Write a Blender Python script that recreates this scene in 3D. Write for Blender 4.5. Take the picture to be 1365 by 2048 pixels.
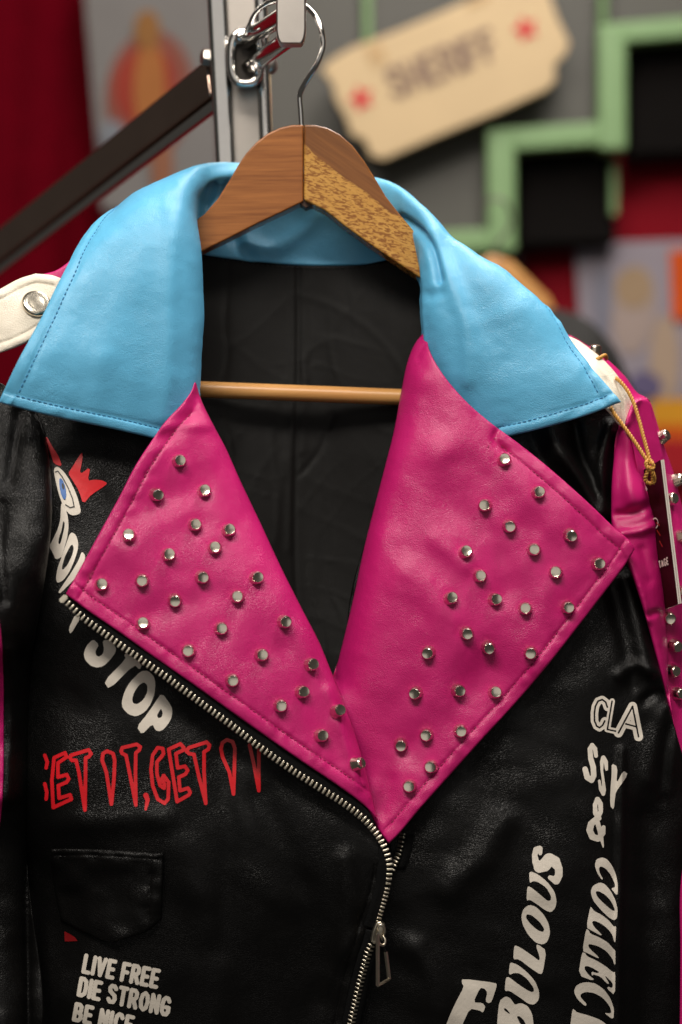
import bpy, bmesh, math, random
import numpy as np
from mathutils import Vector, Matrix
from mathutils.geometry import delaunay_2d_cdt

# ------------------------------------------------------------------ scene, camera, light
scene = bpy.context.scene
for o in list(bpy.data.objects):
    bpy.data.objects.remove(o)
COL = scene.collection
random.seed(7)
rng = np.random.default_rng(7)

CAM_Y, CAM_Z, FPX = -1.2, 1.40, 3871.0          # camera 1.2 m in front of the hanger
cam_d = bpy.data.cameras.new('camera')
cam = bpy.data.objects.new('camera', cam_d)
COL.objects.link(cam)
cam.location = (0, CAM_Y, CAM_Z)
cam.rotation_euler = (math.radians(90), 0, 0)
cam_d.sensor_fit = 'VERTICAL'
cam_d.sensor_height = 36.0
cam_d.lens = 36.0 * FPX / 2048.0
cam_d.clip_start = 0.05
cam_d.clip_end = 60
cam_d.dof.use_dof = True
cam_d.dof.focus_distance = 1.150
cam_d.dof.aperture_fstop = 3.5
scene.camera = cam

world = bpy.data.worlds.new('World')
scene.world = world
world.use_nodes = True
bgn = world.node_tree.nodes['Background']
bgn.inputs[0].default_value = (1.0, 0.93, 0.84, 1)
bgn.inputs[1].default_value = 0.05

scene.view_settings.view_transform = 'Standard'
scene.view_settings.look = 'None'
scene.view_settings.exposure = 0.0
scene.view_settings.gamma = 1.0
scene.view_settings.use_curve_mapping = False

def area_lamp(name, loc, target, size, energy, color, size_y=None):
    d = bpy.data.lights.new(name, 'AREA')
    d.energy = energy
    d.color = color
    d.size = size
    if size_y:
        d.shape = 'RECTANGLE'
        d.size_y = size_y
    o = bpy.data.objects.new(name, d)
    COL.objects.link(o)
    o.location = loc
    o.rotation_euler = (Vector(target) - Vector(loc)).to_track_quat('-Z', 'Y').to_euler()
    return o
# shop ceiling lamps
area_lamp('ceiling_lamp', (-0.40, -1.35, 2.95), (0.0, 0.0, 1.40), 1.3, 45, (1.0, 0.93, 0.84), 0.45)
area_lamp('ceiling_lamp', (0.45, 0.15, 2.9), (0.05, 0.0, 1.50), 1.5, 34, (1.0, 0.94, 0.88), 0.4)
area_lamp('ceiling_lamp', (0.3, 0.35, 2.75), (0.25, 1.5, 1.6), 0.5, 4.5, (1.0, 0.93, 0.84))
# the pale front of the shop behind the photographer
area_lamp('shop_front_light', (0.1, -4.2, 2.0), (0.0, 0.0, 1.45), 4.0, 17, (1.0, 0.95, 0.89), 2.6)

# ------------------------------------------------------------------ helpers
def P(px, py, Y):
    """a point of the place from its bearing (photo pixels) and its depth in metres"""
    px = np.asarray(px, float); py = np.asarray(py, float); Y = np.asarray(Y, float)
    px, py, Y = np.broadcast_arrays(px, py, Y)
    d = Y - CAM_Y
    return np.stack([(px - 682.5) / FPX * d, Y + 0 * d, CAM_Z + (1024 - py) / FPX * d], -1)

def srgb(r, g, b):
    f = lambda c: (c / 255 / 12.92) if c / 255 <= 0.04045 else ((c / 255 + 0.055) / 1.055) ** 2.4
    return (f(r), f(g), f(b), 1.0)

def link(o, parent=None):
    COL.objects.link(o)
    if parent is not None:
        o.parent = parent
        o.matrix_parent_inverse = parent.matrix_world.inverted() if parent.type != 'EMPTY' else Matrix.Translation(-Vector(parent['base']))
    return o

def obj(name, verts, faces, mat, parent=None, smooth=True, sharp=None):
    me = bpy.data.meshes.new(name)
    me.from_pydata([tuple(v) for v in verts], [], [tuple(int(i) for i in f) for f in faces])
    me.materials.append(mat)
    if smooth:
        me.shade_smooth()
        if sharp:
            me.set_sharp_from_angle(angle=math.radians(sharp))
    me.update()
    o = bpy.data.objects.new(name, me)
    return link(o, parent)

def obj_bm(name, bm, mat, parent=None, smooth=False, sharp=None):
    me = bpy.data.meshes.new(name)
    bmesh.ops.recalc_face_normals(bm, faces=bm.faces)
    bm.to_mesh(me); bm.free()
    me.materials.append(mat)
    if smooth:
        me.shade_smooth()
        if sharp:
            me.set_sharp_from_angle(angle=math.radians(sharp))
    o = bpy.data.objects.new(name, me)
    return link(o, parent)

def thing(name, label, cat, base, group=None):
    o = bpy.data.objects.new(name, None)
    COL.objects.link(o)
    o.location = Vector([float(c) for c in base])
    o.empty_display_size = 0.02
    o['base'] = [float(c) for c in base]
    o['label'] = label; o['category'] = cat
    if group: o['group'] = group
    return o

def tag(o, label=None, cat=None, group=None, kind=None):
    if label: o['label'] = label
    if cat: o['category'] = cat
    if group: o['group'] = group
    if kind: o['kind'] = kind
    return o

def catmull(pts, step=5.0, closed=False):
    """smooth 2-D curve; a third entry 'c' on a point makes it a sharp corner"""
    P0 = [np.array(p[:2], float) for p in pts]
    corner = [len(p) > 2 for p in pts]
    n = len(P0)
    out = []
    segs = n if closed else n - 1
    for i in range(segs):
        a, b = P0[i], P0[(i + 1) % n]
        pa = P0[(i - 1) % n] if (closed or i > 0) else a
        pb = P0[(i + 2) % n] if (closed or i + 2 < n) else b
        if corner[i]: pa = a - (b - a) * 0.5
        if corner[(i + 1) % n]: pb = b + (b - a) * 0.5
        L = np.linalg.norm(b - a)
        k = max(1, int(round(L / step)))
        # centripetal-ish tangents
        la = max(np.linalg.norm(a - pa), 1e-6); lb = max(np.linalg.norm(pb - b), 1e-6)
        m0 = ((a - pa) / la + (b - a) / max(L, 1e-6)) * 0.5 * L
        m1 = ((b - a) / max(L, 1e-6) + (pb - b) / lb) * 0.5 * L
        for j in range(k):
            t = j / k
            h00 = 2*t**3 - 3*t**2 + 1; h10 = t**3 - 2*t**2 + t
            h01 = -2*t**3 + 3*t**2; h11 = t**3 - t**2
            out.append(h00*a + h10*m0 + h01*b + h11*m1)
    if not closed:
        out.append(P0[-1])
    return np.array(out)

def dist_poly(pts, poly, closed=False):
    pts = np.asarray(pts, float); poly = np.asarray(poly, float)
    A = poly if closed else poly[:-1]
    B = np.roll(poly, -1, 0) if closed else poly[1:]
    best = np.full(len(pts), 1e9)
    for a, b in zip(A, B):
        ab = b - a
        L2 = max(ab @ ab, 1e-9)
        t = np.clip(((pts - a) @ ab) / L2, 0, 1)
        d = pts - (a + t[:, None] * ab)
        best = np.minimum(best, (d * d).sum(1))
    return np.sqrt(best)

def inside(pts, poly):
    pts = np.asarray(pts, float)
    x, y = pts[:, 0], pts[:, 1]
    r = np.zeros(len(pts), bool)
    n = len(poly)
    for i in range(n):
        x1, y1 = poly[i]; x2, y2 = poly[(i + 1) % n]
        c = (y1 > y) != (y2 > y)
        if abs(y2 - y1) > 1e-12:
            r ^= c & (x < (x2 - x1) * (y - y1) / (y2 - y1) + x1)
    return r

def _hash(ix, iy, s):
    h = (ix.astype(np.int64) * 374761393 + iy.astype(np.int64) * 668265263 + s * 1442695041) & 0x7fffffff
    h = ((h ^ (h >> 13)) * 1274126177) & 0x7fffffff
    return ((h ^ (h >> 16)) & 0xffff) / 32768.0 - 1.0

def vnoise(x, y, seed=0):
    ix = np.floor(x); iy = np.floor(y)
    fx = x - ix; fy = y - iy
    ux = fx*fx*fx*(fx*(fx*6-15)+10); uy = fy*fy*fy*(fy*(fy*6-15)+10)
    a = _hash(ix, iy, seed); b = _hash(ix+1, iy, seed); c = _hash(ix, iy+1, seed); d = _hash(ix+1, iy+1, seed)
    return (a*(1-ux)+b*ux)*(1-uy)+(c*(1-ux)+d*ux)*uy

class Depth:
    """depth (metres, + away) over the bearing plane: thin-plate spline through control points in cm,
    rolled edges, pressed ridges and valleys, and slack in the hide"""
    def __init__(self, ctrl, rolls=(), ridges=(), slack=(), seed=1, pits=(), crumple=()):
        C = np.array(ctrl, float)
        self.c = C[:, :2] / 500.0
        n = len(C)
        K = self._k(self.c, self.c) + np.eye(n) * 1e-4
        Pm = np.hstack([np.ones((n, 1)), self.c])
        M = np.block([[K, Pm], [Pm.T, np.zeros((3, 3))]])
        self.w = np.linalg.solve(M, np.concatenate([C[:, 2] / 100.0, np.zeros(3)]))
        self.rolls = rolls; self.ridges = ridges; self.slack = slack; self.seed = seed; self.pits = pits; self.crumple = crumple
    @staticmethod
    def _k(a, b):
        r2 = ((a[:, None, :] - b[None, :, :]) ** 2).sum(-1)
        return 0.5 * r2 * np.log(r2 + 1e-12)
    def __call__(self, x, y):
        x = np.atleast_1d(np.asarray(x, float)); y = np.atleast_1d(np.asarray(y, float))
        q = np.stack([x, y], -1)
        qs = q / 500.0
        out = self._k(qs, self.c) @ self.w[:-3] + self.w[-3] + qs @ self.w[-2:]
        for poly, R, A in self.rolls:
            d = np.clip(dist_poly(q, poly) / R, 0, 1)
            out = out + A * (1 - np.sqrt(np.clip(1 - (1 - d) ** 2, 0, 1)))
        for poly, W, h in self.ridges:
            d = dist_poly(q, catmull(poly, 8))
            out = out - h * np.exp(-(d / W) ** 2)
        for k, (wl, amp, ang, asp) in enumerate(self.crumple):      # sharp creases of thin cloth
            ca, sa = math.cos(ang), math.sin(ang)
            wx = x + 12*vnoise(x/90., y/90., 200+k); wy = y + 12*vnoise(x/90.+9, y/90., 300+k)
            u = (wx*ca + wy*sa)/(wl*asp); v = (-wx*sa + wy*ca)/wl
            msk = np.clip(0.5 + 1.2*vnoise(x/140.+k*3.3, y/140., 400+k), 0, 1)
            out = out - amp*msk*(1 - np.abs(vnoise(u, v, 500+k)))**8
        for cx, cy in self.pits:
            out = out + 0.0009*np.exp(-((x-cx)**2 + (y-cy)**2)/17.0**2)
        for k, (wl, amp, ang, asp) in enumerate(self.slack):
            ca, sa = math.cos(ang), math.sin(ang)
            u = (x * ca + y * sa) / (wl * asp); v = (-x * sa + y * ca) / wl
            out = out + amp * vnoise(u + 13.7 * k, v + 5.1 * k, self.seed + k)
        return out
    def normal(self, x, y):
        e = 3.0
        p = lambda a, b: P(a, b, self(a, b)[0])
        du = p(x + e, y) - p(x - e, y); dv = p(x, y + e) - p(x, y - e)
        n = np.cross(du.reshape(3), dv.reshape(3))
        n = n / np.linalg.norm(n)
        return n if n[1] < 0 else -n

def panel(name, outline, depth, mat, parent, spacing=7.0, T=0.0011, R=4.0, hems=(), Tb=None, puck=0.0005):
    """a piece of hide: closed shell with rounded edges, pressed hems and stitch grooves"""
    ol = catmull(outline, 5.0, True)
    n = len(ol)
    area = 0.5 * np.sum(ol[:, 0] * np.roll(ol[:, 1], -1) - np.roll(ol[:, 0], -1) * ol[:, 1])
    tg = np.roll(ol, -1, 0) - np.roll(ol, 1, 0)
    tg /= np.linalg.norm(tg, axis=1)[:, None] + 1e-9
    nrm = np.stack([-tg[:, 1], tg[:, 0]], -1) * (1 if area > 0 else -1)
    pts = [ol]
    for off in (1.0, 2.4, 4.6):
        rp = ol + nrm * off
        ok = inside(rp, ol) & (dist_poly(rp, ol, True) > off * 0.9)
        pts.append(rp[ok])
    lo = ol.min(0); hi = ol.max(0)
    gx, gy = np.meshgrid(np.arange(lo[0], hi[0], spacing), np.arange(lo[1], hi[1], spacing * 0.87))
    gx = gx + (np.arange(gx.shape[0]) % 2)[:, None] * spacing / 2
    g = np.stack([gx.ravel(), gy.ravel()], -1)
    ok = inside(g, ol)
    g = g[ok]
    g = g[dist_poly(g, ol, True) > 7.0]
    pts.append(g)
    for poly, s in hems:                      # extra points along the stitch groove
        hp = catmull(poly, 5.0)
        t2 = np.gradient(hp, axis=0); t2 /= np.linalg.norm(t2, axis=1)[:, None] + 1e-9
        n2 = np.stack([-t2[:, 1], t2[:, 0]], -1)
        for sg in (1, -1):
            for o2 in (s - 2, s, s + 2):
                rp = hp + n2 * sg * o2
                ok = inside(rp, ol) & (dist_poly(rp, ol, True) > 7.0)
                pts.append(rp[ok])
    allp = np.vstack(pts)
    key = np.round(allp / 0.8).astype(int)
    _, idx = np.unique(key, axis=0, return_index=True)
    idx = np.union1d(idx, np.arange(n))
    allp = allp[np.sort(idx)]
    res = delaunay_2d_cdt([Vector(p) for p in allp], [], [list(range(n))], 1, 1e-5)
    V = np.array([tuple(v) for v in res[0]]); Fc = [list(f) for f in res[2]]
    d = dist_poly(V, ol, True)
    y = depth(V[:, 0], V[:, 1])
    prof = np.sqrt(np.clip(1 - (1 - np.clip(d / R, 0, 1)) ** 2, 0, 1))
    puff = np.zeros(len(V))
    for poly, s in hems:
        hp = catmull(poly, 5.0)
        dh = dist_poly(V, hp)
        along = V[:, 0] * 0.7 + V[:, 1] * 0.7
        puff += np.where(dh < s, 0.0006 * np.sin(np.pi * np.clip(dh / s, 0, 1)), 0)
        puff -= 0.0007 * np.exp(-((dh - s) / 2.2) ** 2)
        w = np.exp(-((dh - s * 0.7) / (s * 0.9)) ** 2)
        puff += puck * w * vnoise(V[:, 0] / 17.0 + 3, V[:, 1] / 17.0, 5)
    tb = T if Tb is None else Tb
    ed = d < 1e-3
    front = P(V[:, 0], V[:, 1], y - prof * T - puff)
    back = P(V[:, 0], V[:, 1], y + prof * tb)
    nv = len(V)
    bmap = np.arange(nv) + nv
    bmap[ed] = np.where(ed)[0]
    verts = np.vstack([front, back])
    faces = []
    for f in Fc:
        a, b, c = [V[i] for i in f[:3]]
        cr = (b[0]-a[0])*(c[1]-a[1]) - (b[1]-a[1])*(c[0]-a[0])
        ff = f if cr < 0 else f[::-1]
        faces.append(ff)
        bk = [bmap[i] for i in ff[::-1]]
        if not all(ed[i] for i in ff):
            faces.append(bk)
    # drop unused vertices
    used = np.unique([i for f in faces for i in f])
    rem = -np.ones(2 * nv, int); rem[used] = np.arange(len(used))
    o = obj(name, verts[used], [[rem[i] for i in f] for f in faces], mat, parent)
    return o, ol

def dash_mesh(name, segs, r, mat, parent):
    """short thread stitches: list of (p, q) world points"""
    V, F = [], []
    for p, q in segs:
        p = np.array(p); q = np.array(q)
        ax = q - p; L = np.linalg.norm(ax)
        if L < 1e-6: continue
        ax /= L
        s = np.cross(ax, (0, 1, 0)); s /= np.linalg.norm(s) + 1e-9
        u = np.cross(s, ax)
        b = len(V)
        for t, rr in ((0, 0.4), (0.2, 1.0), (0.8, 1.0), (1, 0.4)):
            c = p + ax * L * t
            for k in range(6):
                a = k * math.pi / 3
                V.append(c + (s * math.cos(a) + u * math.sin(a)) * r * rr)
        for t in range(3):
            for k in range(6):
                a0 = b + t*6 + k; a1 = b + t*6 + (k+1) % 6
                F.append((a0, a1, a1 + 6, a0 + 6))
        F.append([b + k for k in range(5, -1, -1)]); F.append([b + 18 + k for k in range(6)])
    o = obj(name, V, F, mat, parent)
    o['kind'] = 'stuff'
    return o

def stitches(ol, poly, s, depth, mat, parent, off=0.0006, dash=6.5, gap=3.5, name='stitching'):
    hp = catmull(poly, 3.0)
    t2 = np.gradient(hp, axis=0); t2 /= np.linalg.norm(t2, axis=1)[:, None] + 1e-9
    n2 = np.stack([-t2[:, 1], t2[:, 0]], -1)
    mid = len(hp) // 2
    sg = 1 if inside((hp[mid] + n2[mid] * s)[None], ol)[0] else -1
    line = hp + n2 * sg * s
    ok = inside(line, ol) & (dist_poly(line, ol, True) > s * 0.8)
    line = line[ok]
    if len(line) < 3: return
    seg = np.linalg.norm(np.diff(line, axis=0), axis=1)
    cum = np.concatenate([[0], np.cumsum(seg)])
    pos = np.arange(0, cum[-1] - dash, dash + gap)
    at = lambda u: np.stack([np.interp(u, cum, line[:, 0]), np.interp(u, cum, line[:, 1])], -1)
    a, b = at(pos), at(pos + dash)
    pa = P(a[:, 0], a[:, 1], depth(a[:, 0], a[:, 1]) - off)
    pb = P(b[:, 0], b[:, 1], depth(b[:, 0], b[:, 1]) - off)
    return dash_mesh(name, list(zip(pa, pb)), 0.00042, mat, parent)

def tube_mesh(path, radius, n=12, caps=True):
    path = np.array(path, float); m = len(path)
    rad = np.broadcast_to(np.asarray(radius, float), (m,))
    tg = np.gradient(path, axis=0); tg /= np.linalg.norm(tg, axis=1)[:, None] + 1e-12
    up = np.array([0.0, 1.0, 0.0]) if abs(tg[0][1]) < 0.9 else np.array([1.0, 0, 0])
    s = np.cross(tg[0], up); s /= np.linalg.norm(s)
    V, F = [], []
    for i in range(m):
        s = s - tg[i] * (s @ tg[i]); s /= np.linalg.norm(s)
        u = np.cross(tg[i], s)
        for k in range(n):
            a = 2 * math.pi * k / n
            V.append(path[i] + (s * math.cos(a) + u * math.sin(a)) * rad[i])
    for i in range(m - 1):
        for k in range(n):
            a = i*n + k; b = i*n + (k+1) % n
            F.append((a, b, b + n, a + n))
    if caps:
        F.append(list(range(n))[::-1]); F.append([(m-1)*n + k for k in range(n)])
    return V, F

def smooth3(pts, k=8):
    pts = np.array(pts, float)
    n = len(pts); out = []
    for i in range(n - 1):
        p0 = pts[max(i-1, 0)]; p1 = pts[i]; p2 = pts[i+1]; p3 = pts[min(i+2, n-1)]
        for j in range(k):
            t = j / k
            out.append(0.5*((2*p1)+(-p0+p2)*t+(2*p0-5*p1+4*p2-p3)*t*t+(-p0+3*p1-3*p2+p3)*t**3))
    out.append(pts[-1])
    return np.array(out)

def lathe(profile, n=16):
    """profile of (radius, z) closed on the axis at both ends, axis +z"""
    V, F = [], []
    rings = []
    for r, z in profile:
        if r < 1e-7:
            rings.append([len(V)]); V.append((0, 0, z))
        else:
            b = len(V)
            for k in range(n):
                a = 2*math.pi*k/n
                V.append((r*math.cos(a), r*math.sin(a), z))
            rings.append(list(range(b, b+n)))
    for A, B in zip(rings[:-1], rings[1:]):
        if len(A) == 1:
            for k in range(n): F.append((A[0], B[(k+1) % n], B[k]))
        elif len(B) == 1:
            for k in range(n): F.append((A[k], A[(k+1) % n], B[0]))
        else:
            for k in range(n): F.append((A[k], A[(k+1) % n], B[(k+1) % n], B[k]))
    return V, F

def copy_mesh(name, me, M, parent):
    o = bpy.data.objects.new(name, me)
    link(o, parent)
    o.matrix_basis = M
    return o

def frame(pos, z, xhint=(1, 0, 0)):
    z = Vector(z).normalized(); x = Vector(xhint)
    x = (x - z * x.dot(z)).normalized(); y = z.cross(x)
    M = Matrix((x, y, z)).transposed().to_4x4()
    M.translation = Vector([float(c) for c in pos])
    return M

def prism(name, poly_px, Y0, Y1, mat, parent, bevel=0.0, smooth=False, segs=2):
    """flat board: outline at depth Y0, extruded straight back to Y1"""
    bm = bmesh.new()
    fr = P([p[0] for p in poly_px], [p[1] for p in poly_px], Y0)
    vs = [bm.verts.new(tuple(v)) for v in fr]
    f = bm.faces.new(vs)
    r = bmesh.ops.extrude_face_region(bm, geom=[f])
    mv = [e for e in r['geom'] if isinstance(e, bmesh.types.BMVert)]
    bmesh.ops.translate(bm, verts=mv, vec=(0, Y1 - Y0, 0))
    bmesh.ops.recalc_face_normals(bm, faces=bm.faces)
    if bevel:
        ed = [e for e in bm.edges if len(e.link_faces) == 2 and e.calc_face_angle(0) > 0.9]
        bmesh.ops.bevel(bm, geom=ed, offset=bevel, segments=segs, affect='EDGES', profile=0.5)
    o = obj_bm(name, bm, mat, parent, smooth=bool(bevel) or smooth, sharp=60)
    if bevel:
        wn = o.modifiers.new('weighted', 'WEIGHTED_NORMAL'); wn.keep_sharp = True
    return o

# ------------------------------------------------------------------ print: shapes drawn as distance fields, cut into thin film
def sd_poly(q, poly):
    d = dist_poly(q, poly, True)
    return np.where(inside(q, poly), -d, d)

def sd_path(q, path, r, closed=False):
    path = [np.array(p, float) for p in path]
    n = len(path); best = np.full(len(q), 1e9)
    rr = [p[2] if len(p) > 2 else r for p in path]
    for i in range(n if closed else n - 1):
        a, b = path[i][:2], path[(i+1) % n][:2]
        ra, rb = rr[i], rr[(i+1) % n]
        ab = b - a; L2 = max(ab @ ab, 1e-9)
        t = np.clip(((q - a) @ ab) / L2, 0, 1)
        d = np.linalg.norm(q - (a + t[:, None]*ab), axis=1) - (ra + (rb - ra)*t)
        best = np.minimum(best, d)
    return best

def chaikin(poly, it=1):
    p = np.array(poly, float)
    for _ in range(it):
        nx = np.roll(p, -1, 0)
        p = np.stack([p*0.8 + nx*0.2, p*0.2 + nx*0.8], 1).reshape(-1, 2)
    return p

def film(name, field, bounds, cell, surf, mat, parent, lift=0.0004):
    """marching squares of field<0, laid on the surface"""
    x0, y0, x1, y1 = bounds
    xs = np.arange(x0, x1 + cell, cell); ys = np.arange(y0, y1 + cell, cell)
    X, Y = np.meshgrid(xs, ys)
    f = field(np.stack([X.ravel(), Y.ravel()], -1)).reshape(X.shape)
    f = np.where(np.abs(f) < 1e-4, 1e-4, f)
    verts, faces, vid = [], [], {}
    def vert(key, xy):
        if key not in vid:
            vid[key] = len(verts); verts.append(xy)
        return vid[key]
    ny, nx = f.shape
    act = (f[:-1, :-1] < 0) | (f[1:, :-1] < 0) | (f[:-1, 1:] < 0) | (f[1:, 1:] < 0)
    for j, i in zip(*np.where(act)):
        cs = [(i, j), (i+1, j), (i+1, j+1), (i, j+1)]
        loop = []
        for k in range(4):
            (ia, ja), (ib, jb) = cs[k], cs[(k+1) % 4]
            fa, fb = f[ja, ia], f[jb, ib]
            if fa < 0: loop.append(vert((ia, ja), (xs[ia], ys[ja])))
            if (fa < 0) != (fb < 0):
                t = fa / (fa - fb)
                kk = (min(ia, ib), min(ja, jb), 'h' if ja == jb else 'v')
                loop.append(vert(kk, (xs[ia] + (xs[ib]-xs[ia])*t, ys[ja] + (ys[jb]-ys[ja])*t)))
        if len(loop) >= 3: faces.append(loop[::-1])
    if not verts: return None
    A = np.array(verts)
    V = P(A[:, 0], A[:, 1], surf(A[:, 0], A[:, 1]) - lift)
    return obj(name, V, faces, mat, parent)

# ------------------------------------------------------------------ materials
def new_mat(name):
    m = bpy.data.materials.new(name); m.use_nodes = True
    nt = m.node_tree; b = nt.nodes['Principled BSDF']
    return m, nt, b

def nd(nt, t, **kw):
    n = nt.nodes.new(t)
    for k, v in kw.items():
        if k in n.inputs.keys() if hasattr(n.inputs, 'keys') else False: n.inputs[k].default_value = v
        else: setattr(n, k, v)
    return n

def leather(name, col, rough=0.38, grain=750, bump=0.35, var=0.10, spec=0.5):
    m, nt, b = new_mat(name)
    L = nt.links.new
    tc = nd(nt, 'ShaderNodeTexCoord')
    wn = nd(nt, 'ShaderNodeTexNoise'); wn.inputs['Scale'].default_value = 260; wn.inputs['Detail'].default_value = 2
    L(tc.outputs['Object'], wn.inputs['Vector'])
    mixv = nd(nt, 'ShaderNodeVectorMath', operation='MULTIPLY_ADD')
    mixv.inputs[1].default_value = (0.0012,)*3
    L(wn.outputs['Color'], mixv.inputs[0]); L(tc.outputs['Object'], mixv.inputs[2])
    v1 = nd(nt, 'ShaderNodeTexVoronoi', feature='DISTANCE_TO_EDGE'); v1.inputs['Scale'].default_value = grain
    L(mixv.outputs[0], v1.inputs['Vector'])
    r1 = nd(nt, 'ShaderNodeMapRange'); r1.inputs[1].default_value = 0.0; r1.inputs[2].default_value = 0.25
    L(v1.outputs['Distance'], r1.inputs[0])
    n2 = nd(nt, 'ShaderNodeTexNoise'); n2.inputs['Scale'].default_value = grain*0.55; n2.inputs['Detail'].default_value = 4
    L(tc.outputs['Object'], n2.inputs['Vector'])
    n3 = nd(nt, 'ShaderNodeTexNoise'); n3.inputs['Scale'].default_value = 55; n3.inputs['Detail'].default_value = 3
    L(tc.outputs['Object'], n3.inputs['Vector'])
    a1 = nd(nt, 'ShaderNodeMath', operation='MULTIPLY_ADD'); a1.inputs[1].default_value = 0.9
    L(n2.outputs['Fac'], a1.inputs[0]); L(r1.outputs[0], a1.inputs[2])
    bp = nd(nt, 'ShaderNodeBump'); bp.inputs['Strength'].default_value = bump; bp.inputs['Distance'].default_value = 0.0006
    L(a1.outputs[0], bp.inputs['Height'])
    bp2 = nd(nt, 'ShaderNodeBump'); bp2.inputs['Strength'].default_value = 0.25; bp2.inputs['Distance'].default_value = 0.003
    L(n3.outputs['Fac'], bp2.inputs['Height']); L(bp2.outputs[0], bp.inputs['Normal'])
    L(bp.outputs[0], b.inputs['Normal'])
    n5 = nd(nt, 'ShaderNodeTexNoise'); n5.inputs['Scale'].default_value = 34; n5.inputs['Detail'].default_value = 3
    L(tc.outputs['Object'], n5.inputs['Vector'])
    r5 = nd(nt, 'ShaderNodeMapRange'); r5.inputs[1].default_value = 0.35; r5.inputs[2].default_value = 0.68; r5.inputs[3].default_value = bump*0.6; r5.inputs[4].default_value = bump*1.35
    L(n5.outputs['Fac'], r5.inputs[0]); L(r5.outputs[0], bp.inputs['Strength'])
    n4 = nd(nt, 'ShaderNodeTexNoise'); n4.inputs['Scale'].default_value = 22; n4.inputs['Detail'].default_value = 5
    L(tc.outputs['Object'], n4.inputs['Vector'])
    mx = nd(nt, 'ShaderNodeMix', data_type='RGBA')
    c = Vector(col[:3])
    mx.inputs[6].default_value = (*(c*(1-var)), 1); mx.inputs[7].default_value = (*(c*(1+var)), 1)
    L(n4.outputs['Fac'], mx.inputs[0])
    L(mx.outputs[2], b.inputs['Base Color'])
    rr = nd(nt, 'ShaderNodeMapRange'); rr.inputs[3].default_value = rough - 0.06; rr.inputs[4].default_value = rough + 0.08
    L(n4.outputs['Fac'], rr.inputs[0]); L(rr.outputs[0], b.inputs['Roughness'])
    b.inputs['Specular IOR Level'].default_value = spec
    return m

def plain(name, col, rough=0.5, metal=0.0, noise=0.0, scale=40, bump=0.0, spec=0.5):
    m, nt, b = new_mat(name)
    b.inputs['Specular IOR Level'].default_value = spec
    L = nt.links.new
    b.inputs['Roughness'].default_value = rough; b.inputs['Metallic'].default_value = metal
    tc = nd(nt, 'ShaderNodeTexCoord')
    n = nd(nt, 'ShaderNodeTexNoise'); n.inputs['Scale'].default_value = scale; n.inputs['Detail'].default_value = 4
    L(tc.outputs['Object'], n.inputs['Vector'])
    mx = nd(nt, 'ShaderNodeMix', data_type='RGBA'); c = Vector(col[:3])
    mx.inputs[6].default_value = (*(c*(1-noise)), 1); mx.inputs[7].default_value = (*(c*(1+noise)), 1)
    L(n.outputs['Fac'], mx.inputs[0]); L(mx.outputs[2], b.inputs['Base Color'])
    if bump:
        bp = nd(nt, 'ShaderNodeBump'); bp.inputs['Strength'].default_value = bump; bp.inputs['Distance'].default_value = 0.001
        L(n.outputs['Fac'], bp.inputs['Height']); L(bp.outputs[0], b.inputs['Normal'])
    return m

PINK = srgb(193, 24, 107); BLUE = srgb(96, 178, 218)
M_PINK = leather('pink_leather', PINK, 0.37, grain=1000, bump=0.24)
M_BLUE = leather('blue_leather', BLUE, 0.38, grain=1000, bump=0.26)
M_BLACK = leather('black_leather', (0.0030, 0.0028, 0.0027, 1), 0.36, grain=950, bump=0.34, spec=0.24)
M_WHITE = leather('white_leather', srgb(226, 216, 198), 0.5, bump=0.3, var=0.05)
M_PTH = plain('pink_thread', srgb(140, 12, 72), 0.6)
M_BTH = plain('blue_thread', srgb(45, 120, 165), 0.6)
M_KTH = plain('black_thread', (0.004, 0.004, 0.004), 0.6)
M_TAPE = plain('zip_tape', (0.0042, 0.0042, 0.0044), 0.8, noise=0.3, scale=900, bump=0.4, spec=0.12)
M_STUD = plain('nickel', (0.72, 0.66, 0.55), 0.22, 1.0, 0.08, 300)
M_ZIP = plain('zip_brass', (0.80, 0.72, 0.58), 0.28, 1.0, 0.10, 500)
M_CHROME = plain('chrome', (0.74, 0.72, 0.69), 0.09, 1.0, 0.06, 60)
M_SATIN = plain('satin_steel', (0.52, 0.48, 0.44), 0.34, 1.0, 0.08, 90)
M_DULL = plain('dull_steel_plate', (0.46, 0.42, 0.38), 0.36, 1.0, 0.14, 35)
M_PRW = plain('print_white', srgb(226, 217, 204), 0.5, 0, 0.05, 500, 0.15)
M_PRR = plain('print_red', srgb(214, 22, 34), 0.45, 0, 0.08, 300, 0.15)
M_PRB = plain('print_blue', srgb(38, 100, 175), 0.45)
M_PRK = plain('print_black', (0.006, 0.006, 0.006), 0.5)
M_CORD = plain('waxed_cord', srgb(196, 142, 62), 0.5, 0, 0.15, 900)
M_CARD = plain('card_red', srgb(52, 4, 9), 0.5, 0, 0.3, 120, spec=0.25)
M_CARDW = plain('card_white', srgb(225, 215, 205), 0.6)

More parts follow.
